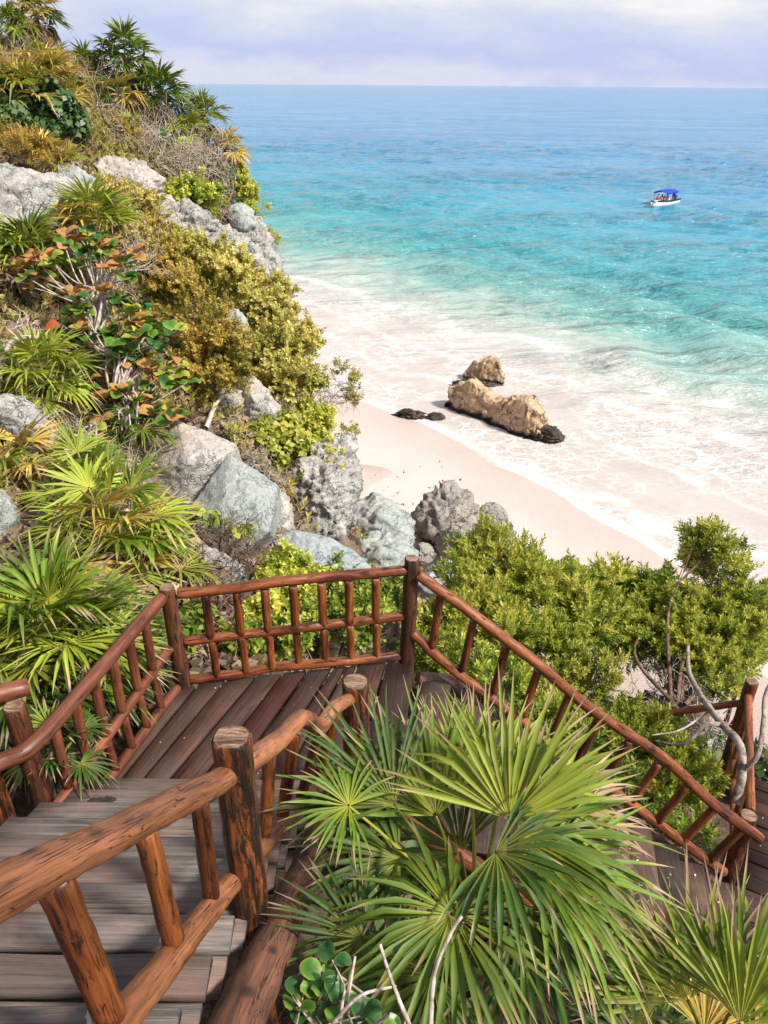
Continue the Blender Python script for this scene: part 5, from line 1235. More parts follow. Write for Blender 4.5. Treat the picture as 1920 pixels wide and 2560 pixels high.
palm('fan palm with yellow leaf hubs below the slope-edge palm', W(470, 335, 21), 10, 0.54, 80, [('palm_yellow', 2), ('palm_green', 1)], TP, .45, (-20, 70), dead=5, nseg=16)
palm('outermost orange-tipped fan palm overhanging the cliff', W(565, 370, 22), 11, 0.52, 81, [('palm_gold', 2), ('palm_green', 1), ('palm_yellow', 1)], TP, .45, (-30, 70), dead=6, nseg=16)
palm('tiny yellow fan palm standing in front of the shaggy trunk', W(325, 315, 19.4), 5, 0.38, 82, [('palm_yellow', 1)], TP, .2, (20, 85), dead=0, nseg=14)
palm('small golden fan palm beside the dark vine', W(175, 250, 17.5), 6, 0.45, 83, [('palm_gold', 2), ('palm_yellow', 1)], TP, .35, (0, 70), dead=2, nseg=14)
palm('low orange fan palm above the limestone outcrop', W(115, 385, 15.8), 8, 0.40, 84, [('palm_gold', 2), ('palm_yellow', 1)], TP, .3, (5, 80), dead=2, nseg=14)
palm('second low orange fan palm beside the outcrop, nearer the twigs', W(170, 410, 16), 6, 0.36, 85, [('palm_gold', 2), ('palm_yellow', 1)], TP, .28, (5, 80), dead=2, nseg=14)
palm('single fan palm tuft clinging to the cliff edge', W(672, 600, 22), 6, 0.38, 86, [('palm_gold', 1), ('palm_yellow', 1)], TP, .22, (0, 80), dead=1, nseg=14)
palm('small half-dead fan palm at the left edge beside the bare stems', W(15, 700, 12), 6, 0.45, 87, [('palm_dead', 2), ('palm_gold', 1)], LP, .35, (-10, 60), dead=6, nseg=14)

# ------------------------------------------------------------------ shrubs below the landing and by the lower stair
SG = 'shrubs behind the stair railing'
shrub('leafy_shrub', 'bright green shrub growing right behind the corner post', [(1205, 1405, 10.6, 75), (1290, 1455, 10.4, 85), (1180, 1500, 10.0, 85), (1110, 1570, 9.3, 70), (1235, 1590, 9.6, 90), (1075, 1640, 8.6, 55)], 'shrub_bright', 'needle', .15, 330, 101, SG, bias=.06)
shrub('leafy_shrub', 'wide green shrub in the middle of the mass behind the long railing', [(1410, 1485, 10.9, 80), (1520, 1490, 11.1, 75), (1440, 1570, 10.5, 100), (1335, 1630, 9.9, 95), (1560, 1590, 10.7, 80), (1600, 1500, 11.2, 45)], 'shrub_green', 'needle', .15, 330, 102, SG, bias=.12)
gt = shrub('shrub_tree', 'tall shrub tree with gnarled pale trunk at the right edge', [(1765, 1385, 10.9, 60), (1800, 1450, 10.9, 75), (1745, 1480, 10.8, 60), (1680, 1540, 10.8, 75), (1640, 1600, 10.6, 80), (1740, 1620, 10.4, 85), (1830, 1560, 10.6, 70), (1800, 1700, 10.0, 55), (1640, 1480, 11, 40), (1710, 1690, 10.2, 40), (1850, 1500, 10.9, 60), (1720, 1560, 10.7, 70), (1790, 1540, 10.8, 70), (1800, 1620, 10.5, 70), (1870, 1640, 10.8, 50)], 'shrub_green', 'needle', .15, 330, 103, SG, 'twig_dark', .16, 'tree', base=W(1722, 1675, 9.3))
tr = [W(1840, 2010, 7.25), W(1856, 1930, 7.3), W(1848, 1860, 7.5), W(1800, 1805, 7.9), W(1750, 1735, 8.6), W(1722, 1675, 9.3), W(1720, 1600, 10.2)]
log('trunk', tr, (.042, .022), M['twig_grey'], gt, 12, 0.16, 0.06, cap=False)
log('limb', [W(1805, 1812, 7.85), W(1765, 1812, 7.8), W(1725, 1850, 7.8), W(1690, 1862, 7.9), W(1640, 1852, 8.1)], (.030, .010), M['twig_grey'], gt, 10, 0.16, 0.05, cap=False)
log('limb', [W(1856, 1925, 7.3), W(1893, 1890, 7.2), W(1908, 1810, 7.3), W(1912, 1745, 7.4), W(1930, 1700, 7.5)], (.026, .018), M['twig_grey'], gt, 10, 0.16, 0.05, cap=False)
log('limb', [W(1770, 1780, 8.2), W(1700, 1825, 8.1), W(1630, 1838, 8.1)], (.014, .006), M['twig_pale'], gt, 8, 0.16, 0.05, cap=False)
shrub('leafy_shrub', 'feathery light green shrub pushing through the lower part of the long railing', [(1450, 1730, 9.3, 80), (1550, 1840, 9.0, 80), (1660, 1930, 8.6, 75), (1730, 1975, 8.2, 50), (1360, 1740, 9.1, 65), (1620, 1850, 9.1, 55), (1680, 1990, 8.2, 45)], 'shrub_bright', 'needle', .15, 330, 104, SG, bias=.08)
shrub('leafy_shrub', 'sparse shrub at the right edge behind the gnarled tree', [(1895, 1590, 12, 60), (1900, 1520, 12.2, 45), (1850, 1640, 11.8, 40)], 'shrub_green', 'needle', .14, 260, 105, SG, bias=-.05)
shrub('leafy_shrub', 'yellow-green shrub behind the back railing, below the wedge boulder', [(720, 1440, 9.0, 55), (690, 1500, 8.6, 50), (770, 1480, 8.7, 50), (650, 1560, 8.1, 45)], 'shrub_bright', 'oval', .12, 380, 106, SG, bias=.12)
shrub('leafy_shrub', 'green shrub seen through the bars of the back railing', [(850, 1500, 8.6, 60), (930, 1490, 8.6, 55), (800, 1570, 8.1, 60), (900, 1570, 8.0, 55), (720, 1600, 7.8, 50), (980, 1540, 8.4, 50), (620, 1620, 7.6, 45)], 'shrub_green', 'oval', .12, 380, 107, SG)
shrub('leafy_shrub', 'low dark green shrub underneath the long railing', [(1150, 1680, 8.0, 50), (1240, 1720, 8.0, 55), (1330, 1820, 7.8, 50), (1450, 1880, 7.8, 50), (1560, 1960, 7.7, 45), (1650, 2060, 7.6, 45), (1740, 2090, 7.9, 40)], 'shrub_green', 'needle', .14, 260, 108, SG, bias=-.1)
tangle('dry_shrub', 'tangle of grey twigs beneath the shrub tree', [(1690, 1720, 10, 60), (1740, 1760, 9.8, 60), (1640, 1760, 9.8, 50), (1780, 1840, 9.2, 40)], 'twig_pale', 45, 111, 1.0, .006)

# ------------------------------------------------------------------ shrubs of the slope
HG = 'shrubs on the slope'
shrub('leafy_shrub', 'olive shrub just below the cliff face', [(490, 655, 17.6, 62), (560, 690, 17.6, 68), (610, 720, 17.8, 50), (450, 620, 18, 40)], 'shrub_olive', 'oval', .17, 165, 121, HG)
shrub('leafy_shrub', 'large olive shrub forming the outer edge of the slope', [(680, 800, 17, 65), (730, 880, 16.6, 75), (660, 890, 16.2, 70), (745, 970, 16.2, 68), (690, 735, 18.2, 45), (640, 780, 17, 55), (700, 970, 15.8, 55)], 'shrub_olive', 'oval', .17, 165, 122, HG, bias=.04)
shrub('leafy_shrub', 'rust-tinged shrub in the middle of the slope', [(480, 800, 14.2, 80), (560, 870, 13.8, 80), (500, 930, 13.6, 70), (580, 940, 13.6, 50), (430, 740, 15, 65)], 'shrub_rust', 'oval', .13, 220, 123, HG)
shrub('leafy_shrub', 'thin rusty shrub above, next to the bare grey stems', [(400, 660, 15.6, 62), (360, 590, 16.4, 52), (440, 690, 15.6, 45)], 'shrub_rust', 'oval', .13, 176, 124, HG, bias=.1)
shrub('leafy_shrub', 'yellow-green shrub above the white pitted block', [(785, 1050, 16.2, 50), (800, 1090, 16, 42), (750, 1060, 16, 35)], 'shrub_bright', 'oval', .13, 242, 125, HG, bias=.08)
shrub('leafy_shrub', 'small yellow shrub on top of the white pitted block', [(825, 1140, 15.3, 34), (835, 1175, 15.2, 24)], 'shrub_bright', 'oval', .13, 264, 126, HG, bias=.25)
shrub('leafy_shrub', 'rounded green clump on the cliff under the dead twigs', [(470, 502, 19.2, 48), (515, 500, 19.4, 40), (430, 500, 19, 32)], 'shrub_bright', 'oval', .16, 198, 127, HG, bias=-.02)
shrub('leafy_shrub', 'golden shrub beside the limestone outcrop', [(270, 500, 16.5, 45), (330, 520, 16.8, 52), (240, 490, 16.5, 35)], 'shrub_gold', 'oval', .14, 209, 128, HG)
shrub('leafy_shrub', 'green-gold shrub under the whitish block', [(335, 550, 16.4, 48), (370, 530, 17, 35)], 'shrub_olive', 'oval', .14, 220, 129, HG)
shrub('leafy_shrub', 'pale golden shrub behind the upright fan palm', [(330, 620, 15, 58), (290, 570, 15, 45), (370, 600, 16, 40)], 'shrub_gold', 'oval', .13, 198, 130, HG)
shrub('leafy_shrub', 'yellow shrub hugging the top of the cliff edge', [(590, 455, 22.3, 34), (612, 490, 22.2, 30), (640, 530, 22.1, 24), (575, 425, 22.5, 26)], 'shrub_bright', 'oval', .17, 176, 131, HG, bias=.15)
shrub('leafy_vine', 'dark green broad-leaved vine sprawling on the left slope', [(60, 270, 17, 62), (130, 290, 17.2, 62), (40, 320, 16.6, 50), (110, 345, 16.8, 45), (180, 320, 17.6, 40), (20, 250, 17, 40)], 'vine_dark', 'broad', .17, 165, 132, HG, cat='vine')
shrub('leafy_vine', 'leafy vine creeping down near the cliff top', [(510, 420, 21, 34), (550, 450, 21, 34), (400, 345, 20, 22)], 'vine_dark', 'broad', .16, 154, 133, HG, cat='vine', bias=.15)
shrub('leafy_vine', 'round-leaved creeper draping over the rocks beside the olive shrub', [(700, 1075, 15, 45), (660, 1100, 14.6, 35), (740, 1110, 15, 35), (700, 1150, 14.6, 28)], 'shrub_bright', 'broad', .15, 198, 134, HG, cat='vine', bias=.05)
shrub('dry_grass_shrub', 'pale dry undergrowth patch on the crest beneath the tall palms', [(250, 230, 21, 50), (200, 200, 21.5, 45), (330, 370, 19.5, 40), (60, 130, 20.5, 55), (120, 140, 21, 40)], 'shrub_gold', 'needle', .2, 60, 135, HG, bias=-.1)
shrub('dry_grass_shrub', 'dry rusty growth on the bank left of the golden shrub', [(60, 370, 15.5, 40), (130, 410, 15.6, 35), (20, 350, 16, 35)], 'shrub_rust', 'needle', .16, 90, 136, HG, bias=.15)
shrub('leafy_shrub', 'sprigs of green low down between boulder and railing', [(500, 1310, 9.6, 30), (600, 1350, 9.4, 26), (440, 1600, 7.2, 40), (480, 1560, 7.4, 32)], 'shrub_green', 'broad', .12, 242, 137, HG)
DG = 'dead twig thickets on the slope'
tangle('dry_shrub', 'thicket of dead grey twigs beneath the central palm clump', [(330, 350, 19.6, 75), (400, 400, 19.4, 80), (460, 430, 19.8, 75), (520, 400, 20.5, 60), (270, 300, 20, 60)], 'twig', 90, 141, 1.0, .009, DG)
tangle('dry_shrub', 'dead twigs spilling over the cliff top', [(540, 470, 20.5, 45), (590, 570, 20.8, 45), (560, 620, 20, 45), (620, 640, 20.8, 40)], 'twig', 50, 142, 1.0, .009, DG)
tangle('dry_shrub', 'fine brown stems on the crest at the left', [(210, 220, 20, 60), (160, 170, 20.5, 50), (60, 160, 18.5, 50)], 'twig', 60, 143, 1.0, .008, DG)
tangle('dry_shrub', 'pale bare stems fanning out beside the rusty shrub', [(300, 660, 13.6, 55), (260, 700, 12.8, 50), (340, 640, 14.2, 50)], 'twig_pale', 55, 144, 1.1, .007, DG)
tangle('dry_shrub', 'dry roots and stems above the pinkish boulder', [(350, 1130, 10.8, 50), (300, 1180, 10, 50), (270, 1100, 10.6, 40), (330, 1240, 9.6, 45)], 'twig', 55, 145, 1.0, .006, DG)
tangle('dry_shrub', 'pile of dead branches between the boulders and the back railing', [(560, 1370, 9.2, 65), (500, 1430, 8.6, 60), (450, 1500, 8.0, 50), (600, 1420, 8.9, 45), (520, 1520, 7.8, 50)], 'twig_dark', 60, 146, 1.2, .008, DG)
tangle('dry_shrub', 'tangled roots among the stones below the olive shrub', [(640, 1040, 15, 45), (700, 1040, 15.2, 40), (580, 1080, 14, 45), (640, 1150, 13.4, 35), (690, 1200, 13.8, 30)], 'twig', 55, 147, 1.0, .007, DG)
tangle('dry_shrub', 'thin bare twigs reaching out over the sand', [(820, 980, 16.5, 40), (850, 960, 16.6, 35), (870, 1000, 16.5, 30), (800, 1010, 16.3, 35)], 'twig_dark', 22, 148, 1.3, .005, DG)
shrub('leafy_shrub', 'sparse sprig of leaves at the end of the bare twigs over the sand', [(865, 955, 16.6, 26), (885, 1000, 16.5, 18), (845, 930, 16.6, 14), (878, 1085, 16.1, 20)], 'shrub_olive', 'oval', .13, 132, 149, HG, stems=False)
tangle('dry_shrub', 'grey stems under the yellow-green palm at the left edge', [(60, 830, 10.8, 50), (30, 900, 10.4, 45), (90, 1050, 9.8, 45), (200, 1080, 10, 40)], 'twig_pale', 30, 150, 1.1, .008, DG)
log('bent_branch', [W(-20, 1010, 9.9), W(15, 880, 10), W(40, 850, 10), W(90, 845, 10), W(110, 870, 10)], (.05, .03), M['twig_pale'], None, 10, .15, .06, False)
tag(bpy.data.objects['bent_branch'], 'bent pale branch arching at the left edge above the palm', 'branch')
log('leaning_stick', [W(515, 1070, 13.2), W(540, 1010, 13.6), W(570, 975, 14)], (.05, .02), M['twig_pale'], None, 8, .15, .06, False)
tag(bpy.data.objects['leaning_stick'], 'pale forked stick leaning over the pinkish boulder', 'branch')
log('foreground_branch', [W(1155, 2290, 2.6), W(1128, 2330, 2.6), W(1085, 2440, 2.6), W(1075, 2600, 2.6)], (.006, .010), M['twig_pale'], None, 8, .2, .02, True)
tag(bpy.data.objects['foreground_branch'], 'thin pale stick standing up through the front palm leaf', 'branch')
log('foreground_branch', [W(950, 2360, 2.5), W(975, 2440, 2.5), W(1010, 2530, 2.5), W(1050, 2620, 2.5)], (.005, .009), M['twig_pale'], None, 8, .2, .02, True)
tag(bpy.data.objects['foreground_branch.001'], 'knobbly pale stick at the bottom edge, left of the other one', 'branch')
log('foreground_branch', [W(830, 2560, 2.5), W(900, 2490, 2.5), W(990, 2465, 2.6)], (.007, .004), M['twig_pale'], None, 8, .2, .02, True)
tag(bpy.data.objects['foreground_branch.002'], 'pale twig lying across the leafy sprig at the bottom edge', 'branch')

# ------------------------------------------------------------------ sea grapes
def spots(cx, cy, d, rx, ry, n_, seed, dd=.6):
    r = np.random.default_rng(seed); out = []
    while len(out) < n_:
        a, b = r.uniform(-1, 1, 2)
        if a * a + b * b < 1: out.append((cx + a * rx, cy + b * ry, d + r.uniform(-dd, dd) * .6 - b * dd * .6))
    return out
mixA = {'grape_orange': 4, 'grape_green': 2, 'grape_lime': 1, 'grape_deep': 1}
mixB = {'grape_green': 4, 'grape_deep': 3, 'grape_orange': 2, 'grape_lime': 2}
sea_grape('sea grape with orange-edged leaves on pale bare stems', spots(190, 660, 11.8, 160, 90, 26, 1) + [(60, 690, 11.5), (120, 640, 11.8)], .215, 201, mixA, W(230, 860, 11.4))
sea_grape('dense green sea grape in the middle of the left slope', spots(290, 830, 11.4, 150, 80, 34, 2) + spots(390, 800, 11.6, 60, 50, 5, 12), .215, 202, mixB, W(280, 1000, 11.0))
sea_grape('spreading sea grape with mixed green and orange leaves above the pinkish boulder', spots(340, 980, 11.0, 155, 105, 40, 3), .20, 203, {'grape_green': 3, 'grape_orange': 4, 'grape_lime': 2, 'grape_deep': 1}, W(330, 1140, 10.8))
sea_grape('bright green low sea grape beside the grey palm trunk', spots(190, 1110, 9.8, 75, 55, 10, 4), .19, 204, {'grape_lime': 2, 'grape_green': 3, 'grape_orange': 1}, W(220, 1200, 9.6))
sea_grape('small yellowish sea grape under the pale upright palm', spots(190, 560, 13.4, 90, 50, 9, 5) + spots(240, 620, 13.2, 50, 40, 6, 6), .215, 205, {'grape_lime': 4, 'grape_orange': 1, 'grape_green': 1}, W(220, 680, 13.2))
sea_grape('dark green sprig of round leaves at the bottom edge', [(760, 2480, 2.75), (800, 2440, 2.75), (850, 2500, 2.7), (740, 2520, 2.7), (830, 2400, 2.8), (900, 2540, 2.6), (790, 2540, 2.7), (950, 2560, 2.6)], .075, 206, {'grape_green': 2, 'grape_deep': 3}, W(840, 2640, 2.7), 3, 'twig')
red = obj('fallen_leaf', grape_mesh('grape_red', 0), None, W(115, 822, 11.0)); red.scale = (.22, .22, .22); red.rotation_euler = (.5, -.3, .2)
tag(red, 'single bright red-orange leaf in the dark gap above the palm', 'leaf')
blk = plain('dry_dark_leaf', (0.03, 0.022, 0.018), .8)
bl = rock('curled_leaf', 'black curled dry leaf lying on the weathered steps', W(248, 2018, 4.55) , (.11, .05, .045), blk, 77, 4, .25, .1, -.2, 4, cat='leaf')

def off_rock(P):                                # nothing grows in front of the bare faces of the boulders
    d_ = P @ RY; x = 960 + FPX * P[:, 0] / d_; y = 1280 - FPX * (P @ RZ) / d_; keep = np.ones(len(P), bool)
    for S_ in SLABS:
        c = S_.mean(0); h = (S_.max(0) - S_.min(0)) / 2
        keep &= ((x - c[0]) / h[0]) ** 2 + ((y - c[1]) / h[1]) ** 2 > .95
    return keep
# ------------------------------------------------------------------ leaf litter and dry stems over the slope
r = np.random.default_rng(5); nL = 26000
px = r.uniform(-9.5, 1.5, nL); py = r.uniform(4.9, 27, nL)
pz = hill_z(px, py)
ok = (pz > -13.2) & (px < .2 - .09 * py * 0) & ~((py < 5.4) & (px > -1.75))
px, py, pz = px[ok], py[ok], pz[ok]
pts = np.stack([px, py, pz + .10], 1); pts = pts[off_rock(pts)]
acc = scatter(pts, r.normal(size=pts.shape) + [0, 0, .4], r.uniform(.10, .22, len(pts)), 'broad', r)
o = acc.build('leaf_litter', [M['dead_leaf']], smooth=False); tag(o, 'dry brown leaf litter covering the slope', 'litter', None, 'stuff')
n2 = 9000; k = r.integers(0, len(pts), n2); acc = Acc()
for q in k:
    p = pts[q] + [0, 0, -.05]; d1 = unit(r.normal(size=3) + [0, 0, .5]); Lq = r.uniform(.15, .5)
    V, F = tube_arrays([p, p + d1 * Lq * .5, p + unit(d1 + r.normal(0, .5, 3)) * Lq], .006, .002, 3); acc.add(V, F)
o = acc.build('dry_stems', [M['twig']]); tag(o, 'thin dry stems standing all over the slope', 'stems', None, 'stuff')
# undergrowth in the dark hollow between the stairs
nL = 4200; px = r.uniform(-.2, 5.5, nL); py = r.uniform(.6, 9.5, nL); pz = hill_z(px, py)
ok = ~((px > 2.7) & (py < 6.6)); pts = np.stack([px, py, pz + .06], 1)[ok]
acc = scatter(pts, r.normal(size=pts.shape) + [0, 0, .7], r.uniform(.10, .22, len(pts)), 'broad', r)
o = acc.build('undergrowth', [M['vine_dark']], smooth=False); tag(o, 'dark undergrowth in the hollow between the stairs', 'undergrowth', None, 'stuff')
# dry seaweed on the sand by the grey boulders
nW = 900; px = r.normal(0, 1, nW); py = r.normal(0, 1, nW)
c0 = AZ(1075, 1395, -14.4); pts = np.stack([c0[0] + px * .7 + py * .25, c0[1] + py * 1.8, np.zeros(nW)], 1); pts[:, 2] = hill_z(pts[:, 0], pts[:, 1]) + .05
acc = scatter(pts, r.normal(size=pts.shape) * [1, 1, .3] + [0, 0, .3], r.uniform(.06, .2, nW), 'broad', r)
wrack = leaf_mat('dry_seaweed', [(0, (.03, .02, .015)), (1, (.14, .09, .07))], transl=.05, rough=.8)
o = acc.build('seaweed_wrack', [wrack], smooth=False); tag(o, 'dark dry seaweed on the sand between the grey boulders', 'seaweed', None, 'stuff')
nW = 45; c0 = AZ(1000, 1250, -14.5); pts = np.stack([c0[0] + r.normal(0, 2.0, nW), c0[1] + r.normal(0, 2.2, nW), np.full(nW, 0.0)], 1)
zz = hill_z(pts[:, 0], pts[:, 1]); pts[:, 2] = np.maximum(zz, -14.42) + .04
acc = scatter(pts, r.normal(size=pts.shape) * [1, 1, .2], r.uniform(.05, .14, nW), 'broad', r)
o = acc.build('seaweed_scraps', [wrack], smooth=False); tag(o, 'few dark scraps of seaweed on the open sand', 'seaweed', None, 'stuff')

# straw and olive scrub filling the slope between the larger plants
for seed_, mt, nS, lab in ((301, 'shrub_gold', 4200, 'straw-coloured scrub covering the upper slope between the palms'), (302, 'shrub_olive', 3800, 'olive ground scrub covering the slope between the shrubs'), (303, 'shrub_bright', 1500, 'yellow-green sprigs scattered over the slope')):
    r = np.random.default_rng(seed_)
    px = r.uniform(-10, .5, nS * 2); py = r.uniform(7.6, 27, nS * 2); pz = hill_z(px, py)
    cl = fbm(np.stack([px * .7, py * .5, np.full(nS * 2, seed_ * 1.0)], 1), 2)
    ok = (pz > -9.5) & (cl > -.15) & ((py > 12) | (px < -3.2)); p = np.stack([px, py, pz + .08], 1)[ok]
    p = p[off_rock(p)]
    acc = scatter(p, r.normal(0, .5, p.shape) + [0, 0, 1.0], r.uniform(.16, .36, len(p)), 'needle', r)
    tag(acc.build('slope_scrub', [M[mt]], smooth=False), lab, 'scrub', None, 'stuff')
# ------------------------------------------------------------------ tour boat with passengers
hullm = plain('white_hull', (0.78, 0.77, 0.74), .35); navy = plain('navy_trim', (0.02, 0.03, 0.06), .4); canvas = plain('blue_canvas', (0.005, 0.03, 0.62), .6)
skinm = plain('skin', (0.30, 0.16, 0.10), .6); vestm = plain('orange_life_jacket', (0.75, 0.15, 0.03), .6); vestr = plain('red_life_jacket', (0.42, 0.05, 0.03), .6)
shirtm = plain('pale_shirt', (0.66, 0.64, 0.66), .8); darkm = plain('dark_clothes', (0.02, 0.025, 0.045), .8); hairm = plain('dark_hair', (0.015, 0.012, 0.01), .6); bluem = plain('blue_shirt', (0.03, 0.12, 0.45), .7); metal = plain('steel_tube', (0.45, 0.45, 0.46), .35)
bow, stern = AZ(1613, 522, ZS), AZ(1697, 505, ZS)
bc = (bow + stern) / 2; bd = unit((bow - stern) * [1, 1, 0]); yaw = math.atan2(bd[1], bd[0]); LB = 7.4
boat = thing('tour_boat', 'white tour boat with blue canopy and passengers out on the sea', 'boat')
boat.location = (bc[0], bc[1], ZS); boat.rotation_euler = (0, 0, yaw)
def bpart(name, V, F, mat, par=boat, smooth=False): return obj(name, mesh_np(name, np.array(V, float), [np.array(f) for f in F], [mat], None, smooth), par)
# hull lofted along x (bow at +x)
xs = np.linspace(-LB / 2, LB / 2, 15); Vh = []
prof = []
for x in xs:
    u = (x + LB / 2) / LB; hb = 1.0 * (1 - max(0, (u - .45) / .55) ** 2.2) * (0.92 + .08 * min(1, u * 4)); hb = max(hb, .03); sh = .72 + .42 * max(0, u - .35) ** 1.4
    kz = -.25 + .55 * max(0, (u - .72) / .28) ** 2
    prof.append((x, hb, sh, kz))
    xx = x + .35 * max(0, u - .8) / .2 * 0
    Vh += [[x, -hb, sh], [x, -hb * .82, .12 + kz * .3], [x, -hb * .3, kz], [x, hb * .3, kz], [x, hb * .82, .12 + kz * .3], [x, hb, sh], [x, hb * .9, sh - .02], [x, hb * .75, .18], [x, -hb * .75, .18], [x, -hb * .9, sh - .02]]
i = np.arange(150).reshape(15, 10); j = np.roll(i, -1, 1)
Fh = np.stack([i[:-1].ravel(), j[:-1].ravel(), j[1:].ravel(), i[1:].ravel()], 1)
hull = bpart('hull', Vh, [Fh, [i[0, ::-1], i[-1]]], hullm, smooth=False)
Vs, Fs = [], []
for sgn in (-1, 1):
    b0 = len(Vs)
    for x, hb, sh, kz in prof: Vs += [[x, sgn * (hb + .03), sh + .03], [x, sgn * (hb + .035), sh - .15], [x, sgn * (hb - .08), sh + .03]]
    k = np.arange(45).reshape(15, 3) + b0
    for a in (0, 1): Fs += [[k[q, a], k[q + 1, a], k[q + 1, (a + 1) if a == 0 else 2], k[q, (a + 1) if a == 0 else 2]] for q in range(14)] if a == 0 else [[k[q, 0], k[q + 1, 0], k[q + 1, 2], k[q, 2]] for q in range(14)]
bpart('gunwale', Vs, [Fs], navy)
def box(c, h): 
    c, h = np.array(c, float), np.array(h, float); V = [c + h * [a, b, d] for a in (-1, 1) for b in (-1, 1) for d in (-1, 1)]
    return V, [[0, 1, 3, 2], [4, 6, 7, 5], [0, 4, 5, 1], [2, 3, 7, 6], [0, 2, 6, 4], [1, 5, 7, 3]]
V, F = box((2.6, 0, .85), (.75, .5, .05)); bpart('bow_deck', V, [F], hullm)
for x in (1.2, .1, -1.0):
    V, F = box((x, 0, .52), (.2, .78, .05)); bpart('bench', V, [F], hullm)
# canopy: a shallow arch on four tubes
nu, nv = 9, 9; Vc = []
for a in range(nu):
    for b in range(nv):
        x = -2.3 + 3.6 * a / (nu - 1); y = -1.0 + 2.0 * b / (nv - 1); Vc.append([x, y, 2.14 - .32 * y * y - .10 * ((x + .5) / 1.8) ** 2 + .12 * (a < 2) * 0])
i = np.arange(nu * nv).reshape(nu, nv); top = np.stack([i[:-1, :-1].ravel(), i[1:, :-1].ravel(), i[1:, 1:].ravel(), i[:-1, 1:].ravel()], 1)
Vc = np.array(Vc); Vc = np.vstack([Vc, Vc - [0, 0, .04]])
cnp = bpart('canopy', Vc, [np.vstack([top, top[:, ::-1] + nu * nv])], canvas)
skirt = []
for sgn in (-1, 1):
    V, F = box((-.5, sgn * 1.0, 1.74), (1.8, .012, .12)); bpart('canopy_skirt', V, [F], canvas, cnp)
for x in (-2.1, 1.1):
    for y in (-.92, .92):
        V, F = tube_arrays([[x, y, .7], [x, y, 1.3], [x, y, 1.82]], .03, .03, 6); bpart('canopy_pole', V, [F], metal)
V, F = box((-3.85, 0, .75), (.16, .2, .38)); V2 = np.array(V); V2[:, 0] += (V2[:, 2] - .75) * -.15
mot = bpart('outboard_motor', V2, [F], navy); V, F = box((-3.85, 0, .1), (.08, .05, .4)); bpart('motor_leg', V, [F], navy, mot)

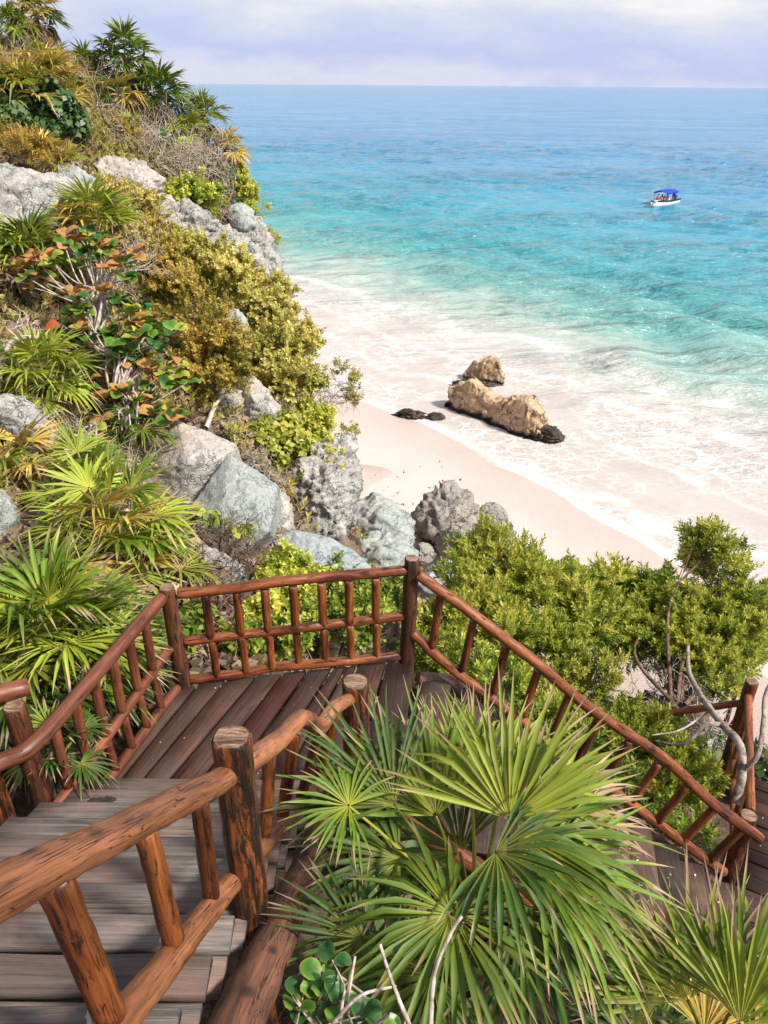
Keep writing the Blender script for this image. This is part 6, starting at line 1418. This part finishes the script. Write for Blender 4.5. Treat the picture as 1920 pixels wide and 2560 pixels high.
def person(label, x, y, z, face, top, legs, standing=False):
    """seated or standing passenger, one skinned body with a vest or shirt and hair as its own pieces"""
    p = thing('person', label, 'person', 'people on the tour boat')
    p.location = (bc[0] + math.cos(yaw) * x - math.sin(yaw) * y, bc[1] + math.sin(yaw) * x + math.cos(yaw) * y, ZS + z); p.rotation_euler = (0, 0, yaw + face)
    if standing: J = dict(pel=(0, 0, .92), ch=(.0, 0, 1.3), nk=(0, 0, 1.5), hd=(.02, 0, 1.62), ht=(.02, 0, 1.76)); kn = lambda s: (.03, s * .11, .5); ft = lambda s: (0, s * .12, .04); toe = lambda s: (.16, s * .13, .03)
    else: J = dict(pel=(0, 0, .1), ch=(.04, 0, .45), nk=(.05, 0, .64), hd=(.07, 0, .76), ht=(.07, 0, .90)); kn = lambda s: (.42, s * .13, .12); ft = lambda s: (.42, s * .13, -.34); toe = lambda s: (.56, s * .14, -.36)
    V = [J['pel'], J['ch'], J['nk'], J['hd'], J['ht']]; R = [.15, .16, .06, .10, .075]; E = [(0, 1), (1, 2), (2, 3), (3, 4)]
    for s in (-1, 1):
        b = len(V); c = np.array(J['ch'])
        V += [tuple(c + [0, s * .19, .1]), tuple(c + [.05, s * .25, -.17]), tuple(c + [.26, s * .16, -.26]), tuple(c + [.33, s * .14, -.27])]; R += [.07, .052, .04, .035]; E += [(1, b), (b, b + 1), (b + 1, b + 2), (b + 2, b + 3)]
        b = len(V); V += [tuple(np.array(J['pel']) + [0, s * .1, -.03]), kn(s), ft(s), toe(s)]; R += [.09, .065, .045, .035]; E += [(0, b), (b, b + 1), (b + 1, b + 2), (b + 2, b + 3)]
    me = bpy.data.meshes.new('body'); me.from_pydata(V, E, []); o = obj('body', me, p); me.materials.append(legs)
    md = o.modifiers.new('skin', 'SKIN'); o.modifiers.new('sub', 'SUBSURF').levels = 1; o.modifiers['sub'].render_levels = 1
    for q, rv in zip(me.skin_vertices[0].data, R): q.radius = (rv, rv)
    me.skin_vertices[0].data[0].use_root = True
    c = np.array(J['ch']); Vv, Ff = ico(2)
    obj('life_jacket' if top in (vestm, vestr) else 'shirt', mesh_np('top', Vv * [.19, .235, .29] + c + [0, 0, -.02], [Ff], [top]), p)
    obj('face', mesh_np('face', Vv * [.088, .078, .11] + np.array(J['hd']) + [.025, 0, .03], [Ff], [skinm]), p)
    obj('hair', mesh_np('hair', Vv * [.10, .095, .10] + np.array(J['hd']) + [-.015, 0, .085], [Ff], [hairm]), p)
person('passenger in orange life jacket sitting alone at the bow of the boat', 2.1, .1, .78, 2.6, vestm, skinm)
person('passenger in pale shirt sitting behind the bow passenger', 1.2, .30, .55, 2.9, shirtm, darkm)
person('passenger in orange life jacket on the near side under the canopy edge', .5, .30, .5, 1.7, vestm, skinm)
person('passenger in red life jacket on the front bench', 1.05, -.35, .55, 0.2, vestr, darkm)
person('passenger in red life jacket on the middle bench', .1, -.2, .55, 0.3, vestr, skinm)
person('passenger in dark red jacket beside the near gunwale, middle of the boat', -.3, .30, .52, 1.2, vestr, darkm)
person('passenger in white shirt on the rear bench', -1.0, .1, .55, 0.2, shirtm, shirtm)
person('boatman in dark clothes standing at the stern beside the canopy', -2.75, .15, .25, 0.1, bluem, darkm, True)

for q, (px_, py_, c_, lab) in enumerate(((1072, 1356, (.02, .35, .55), 'small blue plastic scrap on the seaweed by the boulders'), (1105, 1362, (.02, .4, .28), 'small green plastic scrap beside the grey boulder'))):
    p = AZ(px_, py_, -14.2); p[2] = max(hill_z(np.array([p[0]]), np.array([p[1]]))[0], -14.5) + .08
    rock('plastic_scrap', lab, p, (.16, .12, .06), plain('plastic_%d' % q, c_, .4), 90 + q, 3, .3, .1, 0, 3, cat='litter')
